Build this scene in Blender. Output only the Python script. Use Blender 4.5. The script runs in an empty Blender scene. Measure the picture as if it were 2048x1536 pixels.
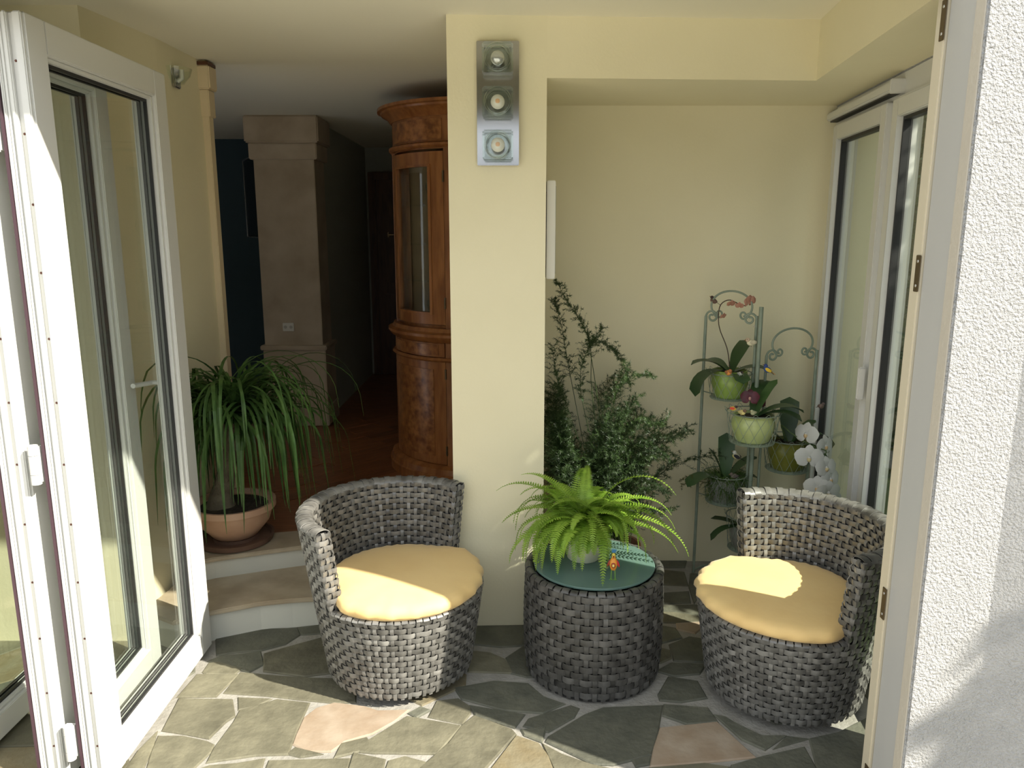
import bpy, bmesh, math, random
from math import sin, cos, pi, radians, atan2, sqrt, hypot
from mathutils import Vector, Matrix, noise
random.seed(7)
SC = bpy.context.scene
COL = SC.collection

# ------------------------------------------------------------------ camera
F_PX, PITCH, CAM_H = 1538.0, radians(11.3), 1.65
cam_d = bpy.data.cameras.new('camera'); cam = bpy.data.objects.new('camera', cam_d); COL.objects.link(cam)
cam_d.sensor_fit = 'HORIZONTAL'; cam_d.sensor_width = 36.0; cam_d.lens = 36.0 * F_PX / 2048.0
cam_d.clip_start = 0.05; cam_d.clip_end = 200
cam.location = (0, 0, CAM_H); cam.rotation_euler = (pi / 2 - PITCH, 0, 0)
SC.camera = cam

# ------------------------------------------------------------------ sky, sun, exposure
W = bpy.data.worlds.new('sky'); SC.world = W; W.use_nodes = True
nt = W.node_tree; bg = nt.nodes['Background']
bg.inputs['Color'].default_value = (0.90, 0.95, 1.0, 1); bg.inputs['Strength'].default_value = 1.1
SUN_AZ = (-0.871, 0.492); SUN_EL = radians(41)
sun_d = bpy.data.lights.new('sun', 'SUN'); sun_d.energy = 7.4; sun_d.angle = radians(0.6); sun_d.color = (1.0, 0.93, 0.80)
sun = bpy.data.objects.new('sun', sun_d); COL.objects.link(sun)
sun.rotation_euler = Vector((SUN_AZ[0] * cos(SUN_EL), SUN_AZ[1] * cos(SUN_EL), -sin(SUN_EL))).to_track_quat('-Z', 'Y').to_euler()
sun.location = (8, -4, 9)
vs = SC.view_settings
vs.view_transform = 'Standard'; vs.look = 'None'; vs.gamma = 1.0; vs.use_curve_mapping = False; vs.exposure = 0.55

# ------------------------------------------------------------------ pixel helpers (2048 x 1536)
_s, _c = sin(PITCH), cos(PITCH)
def _ray(x, y):
    u = (x - 1024) / F_PX; v = (y - 768) / F_PX
    return u, _c - v * _s, -(_s + v * _c)
def atz(x, y, z=0.0):
    a, b, d = _ray(x, y); t = (z - CAM_H) / d
    return Vector((a * t, b * t, z))
def atY(x, y, Y):
    a, b, d = _ray(x, y); t = Y / b
    return Vector((a * t, Y, CAM_H + d * t))

# ------------------------------------------------------------------ materials
MATS = {}
def mat(name, col, rough=0.6, col2=None, scale=8.0, detail=4.0, bump=0.0, bscale=60.0, metal=0.0, spec=0.5,
        stretch=(1, 1, 1), rnd=0.0, lo=0.35, hi=0.65, sheen=0.0, coat=0.0, trans=0.0, bdist=0.02):
    if name in MATS: return MATS[name]
    m = bpy.data.materials.new(name); m.use_nodes = True; MATS[name] = m
    n = m.node_tree.nodes; l = m.node_tree.links; p = n['Principled BSDF']
    p.inputs['Base Color'].default_value = (*col, 1); p.inputs['Roughness'].default_value = rough
    p.inputs['Metallic'].default_value = metal; p.inputs['Specular IOR Level'].default_value = spec
    if coat: p.inputs['Coat Weight'].default_value = coat; p.inputs['Coat Roughness'].default_value = 0.15
    if sheen: p.inputs['Sheen Weight'].default_value = sheen
    tc = n.new('ShaderNodeTexCoord'); mp = n.new('ShaderNodeMapping'); mp.inputs['Scale'].default_value = stretch
    l.new(tc.outputs['Object'], mp.inputs['Vector'])
    src = None
    if col2 is not None:
        nz = n.new('ShaderNodeTexNoise'); nz.inputs['Scale'].default_value = scale; nz.inputs['Detail'].default_value = detail
        nz.noise_dimensions = '4D'
        oi = n.new('ShaderNodeObjectInfo'); mu = n.new('ShaderNodeMath'); mu.operation = 'MULTIPLY'; mu.inputs[1].default_value = 37.0
        l.new(oi.outputs['Random'], mu.inputs[0]); l.new(mu.outputs[0], nz.inputs['W'])
        l.new(mp.outputs['Vector'], nz.inputs['Vector'])
        cr = n.new('ShaderNodeValToRGB'); cr.color_ramp.elements[0].position = lo; cr.color_ramp.elements[1].position = hi
        cr.color_ramp.elements[0].color = (*col, 1); cr.color_ramp.elements[1].color = (*col2, 1)
        l.new(nz.outputs['Fac'], cr.inputs['Fac']); src = cr.outputs['Color']
    if rnd:
        oi2 = n.new('ShaderNodeObjectInfo'); mr = n.new('ShaderNodeMapRange')
        mr.inputs['To Min'].default_value = 1 - rnd; mr.inputs['To Max'].default_value = 1 + rnd
        l.new(oi2.outputs['Random'], mr.inputs['Value'])
        hs = n.new('ShaderNodeHueSaturation'); l.new(mr.outputs['Result'], hs.inputs['Value'])
        if src: l.new(src, hs.inputs['Color'])
        else: hs.inputs['Color'].default_value = (*col, 1)
        src = hs.outputs['Color']
    if src: l.new(src, p.inputs['Base Color'])
    if bump:
        nb = n.new('ShaderNodeTexNoise'); nb.inputs['Scale'].default_value = bscale; nb.inputs['Detail'].default_value = 5
        l.new(mp.outputs['Vector'], nb.inputs['Vector'])
        bn = n.new('ShaderNodeBump'); bn.inputs['Strength'].default_value = bump; bn.inputs['Distance'].default_value = bdist
        l.new(nb.outputs['Fac'], bn.inputs['Height']); l.new(bn.outputs['Normal'], p.inputs['Normal'])
    if trans:
        tr = n.new('ShaderNodeBsdfTranslucent'); mx = n.new('ShaderNodeMixShader'); mx.inputs['Fac'].default_value = trans
        if src: l.new(src, tr.inputs['Color'])
        else: tr.inputs['Color'].default_value = (*col, 1)
        l.new(p.outputs[0], mx.inputs[1]); l.new(tr.outputs[0], mx.inputs[2])
        l.new(mx.outputs[0], n['Material Output'].inputs['Surface'])
    return m

def glass_mat(name, tint, refl=1.0, rough=0.0, dif=0.0, difcol=(0.5, 0.6, 0.55)):
    m = bpy.data.materials.new(name); m.use_nodes = True; n = m.node_tree.nodes; l = m.node_tree.links
    n.remove(n['Principled BSDF']); out = n['Material Output']
    t = n.new('ShaderNodeBsdfTransparent'); t.inputs['Color'].default_value = (*tint, 1)
    g = n.new('ShaderNodeBsdfGlossy'); g.inputs['Roughness'].default_value = rough; g.inputs['Color'].default_value = (refl, refl, refl, 1)
    # Schlick reflectance from the absolute cosine, the same on both sides of the sheet
    ge = n.new('ShaderNodeNewGeometry'); dt = n.new('ShaderNodeVectorMath'); dt.operation = 'DOT_PRODUCT'
    l.new(ge.outputs['Incoming'], dt.inputs[0]); l.new(ge.outputs['Normal'], dt.inputs[1])
    def M(op, a, b=None):
        q = n.new('ShaderNodeMath'); q.operation = op
        for i, w in enumerate((a, b)):
            if w is None: continue
            if isinstance(w, (int, float)): q.inputs[i].default_value = w
            else: l.new(w, q.inputs[i])
        return q.outputs[0]
    f_out = M('ADD', M('MULTIPLY', M('POWER', M('SUBTRACT', 1.0, M('ABSOLUTE', dt.outputs['Value'])), 5.0), 0.92), 0.03)
    mx = n.new('ShaderNodeMixShader'); base = t.outputs[0]
    if dif:
        d = n.new('ShaderNodeBsdfDiffuse'); d.inputs['Color'].default_value = (*difcol, 1)
        m2 = n.new('ShaderNodeMixShader'); m2.inputs['Fac'].default_value = dif
        l.new(t.outputs[0], m2.inputs[1]); l.new(d.outputs[0], m2.inputs[2]); base = m2.outputs[0]
    l.new(f_out, mx.inputs['Fac']); l.new(base, mx.inputs[1]); l.new(g.outputs[0], mx.inputs[2])
    l.new(mx.outputs[0], out.inputs['Surface']); MATS[name] = m
    return m

WALL = mat('cream_paint', (0.79, 0.73, 0.51), 0.85, (0.82, 0.76, 0.54), 2.5, bump=0.05, bscale=90)
CEIL = mat('ceiling_paint', (0.84, 0.80, 0.65), 0.9, bump=0.04, bscale=80)
WHITE = mat('white_pvc', (0.67, 0.67, 0.64), 0.35, bump=0.0)
GASKET = mat('black_gasket', (0.015, 0.015, 0.016), 0.5)
SEAL = mat('purple_brown_seal', (0.06, 0.03, 0.04), 0.6)
GLASS = glass_mat('pane_glass', (0.945, 0.965, 0.95))
WGLASS = glass_mat('window_glass', (0.94, 0.97, 0.95))
STUCCO = mat('stucco', (0.66, 0.66, 0.66), 0.9, (0.72, 0.72, 0.72), 30, bump=1.0, bscale=165, bdist=0.04)
PLASTER = mat('reveal_plaster', (0.50, 0.46, 0.39), 0.9, bump=0.15, bscale=80)
GROUT = mat('grout', (0.264, 0.252, 0.220), 0.95, (0.327, 0.315, 0.283), 14, bump=0.3, bscale=70)
ST_OLIVE = mat('flagstone_olive', (0.102, 0.096, 0.064), 0.75, (0.170, 0.160, 0.109), 13, 12, lo=0.30, hi=0.70, bump=0.5, bscale=38, rnd=0.16, bdist=0.01)
ST_GREEN = mat('flagstone_greygreen', (0.082, 0.085, 0.064), 0.75, (0.136, 0.136, 0.102), 13, 12, lo=0.30, hi=0.70, bump=0.5, bscale=38, rnd=0.16, bdist=0.01)
ST_OCHRE = mat('flagstone_ochre', (0.164, 0.130, 0.068), 0.75, (0.204, 0.184, 0.122), 13, 12, lo=0.30, hi=0.70, bump=0.5, bscale=38, rnd=0.1, bdist=0.01)
ST_PINK = mat('flagstone_pink', (0.286, 0.211, 0.143), 0.7, (0.381, 0.313, 0.238), 9, 9, bump=0.35, bscale=20, rnd=0.08, bdist=0.01)
MARBLE = mat('beige_marble', (0.36, 0.29, 0.20), 0.35, (0.48, 0.41, 0.30), 9, 9, bump=0.03)
RISER = mat('riser_paint', (0.62, 0.62, 0.55), 0.7)
PARQ = mat('parquet', (0.15, 0.052, 0.02), 0.32, (0.28, 0.11, 0.045), 5, 6, stretch=(1.2, 14, 1), rnd=0.25)
WOOD = mat('cabinet_wood', (0.22, 0.075, 0.02), 0.38, (0.38, 0.15, 0.045), 7, 6, stretch=(4, 4, 0.7), coat=0.2)
WOODB = mat('burl_wood', (0.16, 0.05, 0.013), 0.33, (0.42, 0.17, 0.05), 26, 8, coat=0.25)
WOODD = mat('dark_wood', (0.06, 0.02, 0.01), 0.4, (0.11, 0.04, 0.018), 8, 6, stretch=(3, 3, 0.6))
STONEC = mat('column_marble', (0.42, 0.33, 0.23), 0.35, (0.55, 0.45, 0.33), 5, 9, bump=0.03)
DARKW = mat('living_wall', (0.33, 0.34, 0.30), 0.9)
BLUEW = mat('blue_wall', (0.05, 0.08, 0.10), 0.9)
BLACK = mat('black_plastic', (0.01, 0.01, 0.012), 0.25)
SILVER = mat('silver_edge', (0.5, 0.5, 0.5), 0.3, metal=0.8)
CHROME = mat('chrome', (0.45, 0.45, 0.45), 0.16, metal=1.0)
BRASS = mat('aged_brass', (0.16, 0.12, 0.07), 0.45, metal=0.8)
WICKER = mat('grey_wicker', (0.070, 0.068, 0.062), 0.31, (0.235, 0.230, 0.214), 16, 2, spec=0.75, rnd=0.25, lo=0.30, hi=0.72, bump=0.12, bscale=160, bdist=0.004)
WICKT = mat('shade_darkened_wicker', (0.034, 0.033, 0.030), 0.38, (0.115, 0.112, 0.104), 16, 2, rnd=0.25, lo=0.30, hi=0.72, bump=0.12, bscale=160, bdist=0.004)  # same wicker as the chairs, colour darkened to stand in for shade
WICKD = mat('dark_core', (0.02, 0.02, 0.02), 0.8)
CUSH = mat('yellow_cushion', (0.80, 0.55, 0.225), 0.75, (0.84, 0.60, 0.26), 6, bump=0.12, bscale=35, sheen=0.2, bdist=0.006)
TERRA = mat('terracotta', (0.42, 0.20, 0.11), 0.8, (0.52, 0.28, 0.17), 7, bump=0.1)
SOIL = mat('soil', (0.025, 0.018, 0.012), 0.95, (0.05, 0.035, 0.02), 30, bump=0.6, bscale=60)
FROST = glass_mat('frosted_table_glass', (0.45, 0.60, 0.54), 0.8, 0.10, 0.55, (0.20, 0.32, 0.28))
IRON = mat('sage_iron', (0.20, 0.25, 0.19), 0.45, (0.27, 0.32, 0.25), 20)
CGLASS = glass_mat('clear_block_glass', (0.95, 0.98, 0.96), 1.0, 0.02)

# ------------------------------------------------------------------ mesh helpers
class MB:
    def __init__(s): s.v = []; s.f = []
    def add(s, vs, fs):
        o = len(s.v); s.v += [tuple(p) for p in vs]; s.f += [tuple(i + o for i in f) for f in fs]; return s
    def box(s, x0, x1, y0, y1, z0, z1):
        return s.add([(x0,y0,z0),(x1,y0,z0),(x1,y1,z0),(x0,y1,z0),(x0,y0,z1),(x1,y0,z1),(x1,y1,z1),(x0,y1,z1)],
                     [(0,3,2,1),(4,5,6,7),(0,1,5,4),(1,2,6,5),(2,3,7,6),(3,0,4,7)])
    def prism(s, poly, z0, z1):
        a = sum(poly[i][0]*poly[(i+1)%len(poly)][1]-poly[(i+1)%len(poly)][0]*poly[i][1] for i in range(len(poly)))
        if a < 0: poly = poly[::-1]
        n = len(poly)
        return s.add([(p[0],p[1],z0) for p in poly]+[(p[0],p[1],z1) for p in poly],
                     [tuple(range(n))[::-1], tuple(range(n,2*n))]+[(i,(i+1)%n,n+(i+1)%n,n+i) for i in range(n)])
    def tube(s, pts, r, n=6, closed=False, cap=True):
        pts = [Vector(p) for p in pts]; m = len(pts); vs = []; fs = []
        rr = r if callable(r) else (lambda t: r)
        prev = None
        for i, p in enumerate(pts):
            a = pts[(i-1) % m] if (closed or i > 0) else p; b = pts[(i+1) % m] if (closed or i < m-1) else p
            t = (b - a).normalized()
            if prev is None:
                u = t.orthogonal().normalized()
            else:
                u = (prev - t * prev.dot(t)); u = u.normalized() if u.length > 1e-6 else t.orthogonal().normalized()
            prev = u; w = t.cross(u); R = rr(i / max(1, m-1))
            vs += [p + (u*cos(2*pi*k/n) + w*sin(2*pi*k/n))*R for k in range(n)]
        for i in range(m if closed else m-1):
            j = (i+1) % m
            fs += [(i*n+k, i*n+(k+1)%n, j*n+(k+1)%n, j*n+k) for k in range(n)]
        if cap and not closed: fs += [tuple(range(n))[::-1], tuple(range((m-1)*n, m*n))]
        return s.add(vs, fs)
    def lathe(s, prof, n=32, c=(0,0,0), a0=0.0, a1=2*pi, closed_prof=False):
        full = abs(a1-a0-2*pi) < 1e-6; m = n if full else n+1; k = len(prof); vs = []; fs = []
        for i in range(m):
            a = a0+(a1-a0)*i/n
            vs += [(c[0]+r*cos(a), c[1]+r*sin(a), c[2]+z) for r, z in prof]
        for i in range(n):
            j = (i+1) % m
            for q in range(k if closed_prof else k-1):
                q2 = (q+1) % k
                fs.append((i*k+q, j*k+q, j*k+q2, i*k+q2))
        if not full and closed_prof:
            fs += [tuple(range(k))[::-1] if False else tuple(range(k)), tuple(range((m-1)*k, m*k))[::-1]]
        return s.add(vs, fs)
    def ell(s, c, r, n=12, m=8, rot=None):
        vs = []; fs = []; M = rot or Matrix.Identity(3); c = Vector(c)
        for j in range(m+1):
            ph = -pi/2+pi*j/m
            for i in range(n):
                a = 2*pi*i/n
                vs.append(c + M @ Vector((r[0]*cos(ph)*cos(a), r[1]*cos(ph)*sin(a), r[2]*sin(ph))))
        for j in range(m):
            for i in range(n):
                i2 = (i+1) % n
                fs.append((j*n+i, j*n+i2, (j+1)*n+i2, (j+1)*n+i))
        return s.add(vs, fs)
    def ribbon(s, pts, widths, sides, th=0.0015, fold=0.0):
        """a strap leaf: pts centre line, sides unit side vectors, diamond section"""
        vs = []; fs = []; m = len(pts)
        for i, p in enumerate(pts):
            p = Vector(p); t = (Vector(pts[min(i+1,m-1)])-Vector(pts[max(i-1,0)])).normalized()
            sd = Vector(sides[i]); up = sd.cross(t).normalized(); w = widths[i]
            vs += [p - sd*w + up*(fold*w), p + up*th, p + sd*w + up*(fold*w), p - up*th]
        for i in range(m-1):
            a = i*4; b = a+4
            fs += [(a+k, a+(k+1)%4, b+(k+1)%4, b+k) for k in range(4)]
        return s.add(vs, fs)
    def build(s, name, material, parent=None, smooth=None, kind=None, bevel=0.0, loc=None, seg=2):
        me = bpy.data.meshes.new(name); me.from_pydata([tuple(v) for v in s.v], [], s.f); me.update()
        if bevel:
            bm = bmesh.new(); bm.from_mesh(me)
            bmesh.ops.remove_doubles(bm, verts=bm.verts, dist=1e-5)
            ed = [e for e in bm.edges if len(e.link_faces) == 2 and e.calc_face_angle(0) > 0.5]
            bmesh.ops.bevel(bm, geom=ed, offset=bevel, segments=seg, affect='EDGES', clamp_overlap=True)
            bm.to_mesh(me); bm.free()
        if material is not None: me.materials.append(material)
        if smooth is not None:
            me.shade_smooth(); me.set_sharp_from_angle(angle=radians(smooth))
        return link(name, me, parent, kind, loc)
def link(name, me, parent=None, kind=None, loc=None):
    o = bpy.data.objects.new(name, me); COL.objects.link(o)
    if parent is not None: o.parent = parent
    if loc is not None: o.location = loc
    if kind: o['kind'] = kind
    return o
def tag(o, label, cat, group=None):
    o['label'] = label; o['category'] = cat
    if group: o['group'] = group
    return o
def thing(name, label, cat, loc=(0,0,0), rotz=0.0, group=None):
    o = bpy.data.objects.new(name, None); COL.objects.link(o); o.empty_display_size = 0.1
    o.location = loc; o.rotation_euler = (0,0,rotz)
    return tag(o, label, cat, group)
def struct(name, label=None, loc=(0,0,0), rotz=0.0):
    o = bpy.data.objects.new(name, None); COL.objects.link(o); o.empty_display_size = 0.1
    o.location = loc; o.rotation_euler = (0,0,rotz); o['kind'] = 'structure'
    if label: o['label'] = label
    return o
def S(mb, name, material, label=None, **k):
    o = mb.build(name, material, None, kind='structure', **k)
    if label: o['label'] = label
    return o
def copy_tree(o, parent=None):
    c = o.copy(); COL.objects.link(c); c.parent = parent
    for ch in list(o.children): copy_tree(ch, c)
    return c

# ================================================================== THE SETTING
CZ = 2.42          # ceiling height
# ground slab with flagstones
fl = S(MB().prism([(-2.6,1.62),(1.32,1.62),(1.30,2.05),(1.56,3.80),(-0.3,3.80),(-0.3,3.10),(-2.6,3.10)], -0.12, -0.005), 'floor', GROUT, 'crazy paved stone floor with pale joints')
S(MB().box(-30, 30, -30, 1.62, -0.2, -0.03), 'floor_terrace', mat('terrace', (0.42, 0.40, 0.35), 0.9, (0.5, 0.48, 0.42), 3, bump=0.2), 'pale terrace outside')
S(MB().box(1.32, 30, 1.62, 14, -0.2, -0.04), 'floor_garden', mat('lawn', (0.07, 0.12, 0.03), 0.95, (0.12, 0.18, 0.05), 12, bump=0.5), 'lawn beside the house')

def c5(pts): return [atz(200 + x/2.56, 1230 + y/2.56) for x, y in pts]
def c6(pts): return [atz(900 + x/2.276, 1130 + y/2.276) for x, y in pts]
O_, G_, Y_, P_ = ST_OLIVE, ST_GREEN, ST_OCHRE, ST_PINK
STONES = [
 (c5([(600,112),(780,75),(1005,68),(1015,100),(945,145),(830,175),(700,185),(605,200)]), G_),
 (c5([(1018,64),(1140,50),(1180,60),(1180,85),(1040,95)]), G_),
 (c5([(848,198),(1000,155),(1165,110),(1300,112),(1300,300),(1175,292),(1050,308),(846,282)]), O_),
 (c5([(615,212),(815,190),(830,250),(765,285),(700,270),(565,232)]), G_),
 (c5([(535,288),(562,248),(600,243),(715,275),(688,296),(548,295)]), O_),
 (c5([(500,306),(698,306),(590,410),(408,412)]), O_),
 (c5([(722,296),(900,312),(1040,322),(1300,330),(1300,440),(1195,442),(1050,428),(850,405),(645,392)]), O_),
 (c5([(410,430),(668,435),(680,515),(640,540),(555,622),(450,602),(330,584)]), O_),
 (c5([(716,425),(860,430),(800,460),(718,476)]), O_),
 (c5([(722,490),(905,435),(1062,452),(1000,585),(955,705),(800,710),(560,744),(592,680),(692,545)]), O_),
 (c5([(1012,615),(1052,525),(1112,478),(1200,452),(1350,470),(1420,492),(1565,488),(1500,540),(1390,600),(1250,640),(1180,690),(1060,690),(998,655)]), P_),
 (c5([(305,622),(420,622),(538,648),(572,664),(556,700),(470,783),(380,850),(230,850),(272,700)]), O_),
 (c5([(285,605),(262,662),(205,800),(60,860),(140,783),(205,690)]), O_),
 (c5([(700,764),(828,742),(800,850),(380,860),(500,795),(560,775)]), O_),
 (c5([(872,748),(1268,738),(1235,860),(825,860)]), O_),
 (c5([(972,704),(1000,682),(1120,708),(1030,718)]), O_),
 (c5([(1242,660),(1358,632),(1368,652),(1328,690),(1214,718)]), O_),
 (c5([(1305,712),(1448,742),(1425,860),(1260,860)]), O_),
 (c5([(1572,522),(1838,568),(1720,702),(1400,698),(1340,692),(1382,640)]), O_),
 (c5([(1485,748),(1560,728),(1790,790),(1790,870),(1440,870)]), O_),
 (c5([(1592,500),(1640,474),(1676,486),(1622,516)]), G_),
 (c5([(1692,515),(1730,442),(1830,430),(1890,470),(1888,500),(1852,548)]), O_),
 (c6([(112,690),(272,748),(290,768),(150,925),(90,1000),(-190,1000),(-130,925),(0,812),(62,730)]), O_),
 (c6([(60,280),(345,275),(440,280),(440,355),(230,368),(60,350)]), G_),
 (c6([(80,390),(180,400),(250,430),(278,486),(90,480)]), O_),
 (c6([(262,420),(340,368),(450,365),(450,500),(350,505),(285,488)]), G_),
 (c6([(30,560),(200,530),(350,540),(420,600),(508,630),(420,668),(250,655),(60,605)]), G_),
 (c6([(102,644),(328,682),(290,732),(122,680)]), G_),
 (c6([(365,700),(550,642),(578,652),(558,688),(445,752),(345,728)]), G_),
 (c6([(455,782),(620,682),(700,652),(958,642),(938,760),(908,858),(740,902),(655,900),(445,800)]), G_),
 (c6([(982,638),(1168,652),(1208,708),(1080,718),(978,682)]), G_),
 (c6([(965,744),(1213,718),(1376,868),(1180,888),(922,908),(935,830)]), P_),
 (c6([(1215,685),(1250,692),(1300,722),(1420,780),(1515,778),(1430,832),(1335,790)]), G_),
 (c6([(1540,782),(1615,790),(1485,828)]), G_),
 (c6([(1290,912),(1430,872),(1608,832),(1660,925),(1690,1010),(1260,1010)]), G_),
 (c6([(1645,792),(1780,762),(1900,700),(2000,700),(2000,1010),(1720,1010),(1680,925)]), G_),
 (c6([(955,590),(1000,512),(1120,530),(1160,600),(1050,618),(962,610)]), G_),
 (c6([(950,480),(1010,447),(1155,452),(1130,490),(1020,500)]), G_),
 (c6([(1005,362),(1090,328),(1200,345),(1220,440),(1025,430)]), G_),
 (c6([(900,365),(992,388),(1000,420),(955,440),(900,440)]), O_),
 (c6([(900,212),(1090,220),(1190,252),(1040,258),(900,255)]), O_),
 (c6([(1038,266),(1180,258),(1112,305),(1042,290)]), P_),
 (c6([(900,268),(1020,288),(1048,328),(960,350),(900,350)]), G_),
 (c6([(960,130),(1080,122),(1088,168),(960,172)]), G_),
 (c6([(960,22),(1060,32),(1078,90),(960,84)]), O_),
 (c6([(1100,40),(1345,52),(1420,90),(1150,100),(1112,168),(1094,100)]), G_),
 (c6([(1112,182),(1230,190),(1250,245),(1190,240),(960,202),(900,186)]), G_),
 (c6([(335,752),(428,742),(412,796),(345,770)]), G_),
 (c6([(305,782),(395,812),(440,870),(480,1000),(130,1000),(200,920)]), Y_),
 (c6([(505,862),(640,910),(760,935),(900,945),(900,1010),(520,1010),(430,820)]), O_),
 (c6([(842,890),(904,876),(898,900),(852,908)]), G_),
 (c6([(920,925),(1160,905),(1260,920),(1230,1010),(930,1010)]), O_),
]
def inset(poly, d):
    n = len(poly); out = []
    a = sum(poly[i][0]*poly[(i+1)%n][1]-poly[(i+1)%n][0]*poly[i][1] for i in range(n))
    if a < 0: poly = poly[::-1]
    for i in range(n):
        p0, p, p1 = Vector(poly[i-1][:2]), Vector(poly[i][:2]), Vector(poly[(i+1)%n][:2])
        e0 = (p-p0).normalized(); e1 = (p1-p).normalized()
        b = Vector((-e0.y-e1.y, e0.x+e1.x))
        k = b.length
        if k < 1e-4: out.append((p.x,p.y)); continue
        b /= k; out.append((p.x+b.x*d/max(0.5,k/2), p.y+b.y*d/max(0.5,k/2)))
    return out
def stone(poly, m, top):
    lo = inset(poly, -0.0085); hi = inset(poly, -0.004); n = len(lo)
    mb = MB(); mb.add([(x,y,-0.05) for x,y in lo]+[(x,y,top-0.004) for x,y in lo]+[(x,y,top) for x,y in hi],
       [(i,(i+1)%n,n+(i+1)%n,n+i) for i in range(n)]+[(n+i,n+(i+1)%n,2*n+(i+1)%n,2*n+i) for i in range(n)]+[tuple(range(2*n,3*n))])
    mb.build('flagstone', m, fl)
def pip(pt, poly):
    r = False; n = len(poly)
    for i in range(n):
        a, b = poly[i], poly[(i+1)%n]
        if (a[1] > pt[1]) != (b[1] > pt[1]) and pt[0] < (b[0]-a[0])*(pt[1]-a[1])/(b[1]-a[1])+a[0]: r = not r
    return r
polys = []
for poly, m in STONES:
    q = [(p.x, p.y) for p in poly]; polys.append(q); stone(q, m, random.uniform(0.0, 0.002))
# remaining stones: cells between jittered seeds, where no traced stone lies
def clip(poly, nx, ny, d):
    out = []
    for i in range(len(poly)):
        a, b = poly[i], poly[(i+1)%len(poly)]; da = nx*a[0]+ny*a[1]-d; db = nx*b[0]+ny*b[1]-d
        if da <= 0: out.append(a)
        if da*db < 0:
            t = da/(da-db); out.append((a[0]+(b[0]-a[0])*t, a[1]+(b[1]-a[1])*t))
    return out
rs = random.Random(3); seeds = []
for _ in range(5200):
    p = (rs.uniform(-2.65,1.6), rs.uniform(1.55,3.85))
    if all(hypot(p[0]-q[0],p[1]-q[1]) > 0.19 for q in seeds): seeds.append(p)
for sd in seeds:
    poly = [(sd[0]-.5,sd[1]-.5),(sd[0]+.5,sd[1]-.5),(sd[0]+.5,sd[1]+.5),(sd[0]-.5,sd[1]+.5)]
    for q in seeds:
        if q is sd or hypot(q[0]-sd[0],q[1]-sd[1]) > 0.9: continue
        nx, ny = q[0]-sd[0], q[1]-sd[1]; k = hypot(nx,ny)
        poly = clip(poly, nx/k, ny/k, ((q[0]**2+q[1]**2)-(sd[0]**2+sd[1]**2))/(2*k)-0.009)
    for nx, ny, d in ((-1,0,2.58),(0,-1,-1.63),(0,1,3.66),(0.9938,-0.1117,1.476*0.9938-3.67*0.1117)):
        if poly: poly = clip(poly, nx, ny, d)
    if len(poly) < 3: continue
    cx = sum(p[0] for p in poly)/len(poly); cy = sum(p[1] for p in poly)/len(poly)
    test = [(cx,cy)]+[(p[0]*.8+cx*.2,p[1]*.8+cy*.2) for p in poly]+[((poly[i][0]+poly[i-1][0])*.45+cx*.1,(poly[i][1]+poly[i-1][1])*.45+cy*.1) for i in range(len(poly))]
    if any(pip(t, q) for t in test for q in polys): continue
    if any(pip(((t.x if hasattr(t,'x') else t[0]), t[1]), poly) for q in polys for t in q): continue
    if cx < -0.26 and cy > 3.12: continue
    stone(poly, rs.choice([G_,G_,O_,O_,Y_]), rs.uniform(-0.001, 0.001))

# ---------------- walls, ceiling
LW = -0.1124
def win_x(Y): return 1.476 - 0.1124*(3.67-Y)
S(MB().box(-7.2, 1.75, 1.755, 11.2, CZ, 2.75), 'ceiling', CEIL, 'plain cream ceiling')
S(MB().prism([(0.13,3.0236),(1.15,3.075),(1.0325,2.045),(1.02,1.93),(1.50,1.93),(1.75,3.95),(0.13,3.95)], 2.205, CZ+0.02), 'ceiling_soffit', WALL, 'lowered cream soffit over the niche and the side window')
S(MB().prism([(-0.24,3.005),(0.13,3.0236),(0.13,3.95),(-0.24,3.95)], -0.05, CZ+0.01), 'wall_pillar', WALL, 'cream plastered wall pillar')
S(MB().box(0.12, 1.75, 3.67, 3.95, -0.05, 2.3), 'wall_back', WALL, 'cream back wall of the niche')
S(MB().prism([(-1.445,3.77),(-1.457,3.355),(-1.514,2.885),(-2.6,2.885),(-2.6,3.0),(-1.86,3.0),(-1.86,3.77)], -0.05, CZ+0.01), 'wall_left', WALL, 'cream side wall above the steps')
S(MB().box(-2.8, -2.55, 1.755, 3.0, -0.1, 2.6), 'wall_left_front', WALL, 'cream wall beside the folded doors')
# front wall, lintel and stucco pier at the house corner
S(MB().box(-6, -1.80, 1.755, 1.98, -0.1, 3.2), 'wall_front', STUCCO, 'white stucco front wall')
S(MB().box(-1.80, 1.30, 1.757, 1.93, 2.45, 3.2), 'wall_lintel', STUCCO, 'white stucco above the opening')
S(MB().prism([(1.010,1.755),(1.182,1.755),(1.50,1.625),(1.52,1.70),(1.30,1.80),(1.30,2.07),(1.09,2.07),(1.09,1.79),(1.010,1.79)], -0.1, 3.2), 'wall_pier', STUCCO, 'rough white stucco pier at the house corner', bevel=0.004)
tr = S(MB().box(1.007, 1.05, 1.762, 1.797, -0.1, 2.45), 'trim_1', PLASTER, 'smooth beige strip between frame and stucco')
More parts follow.
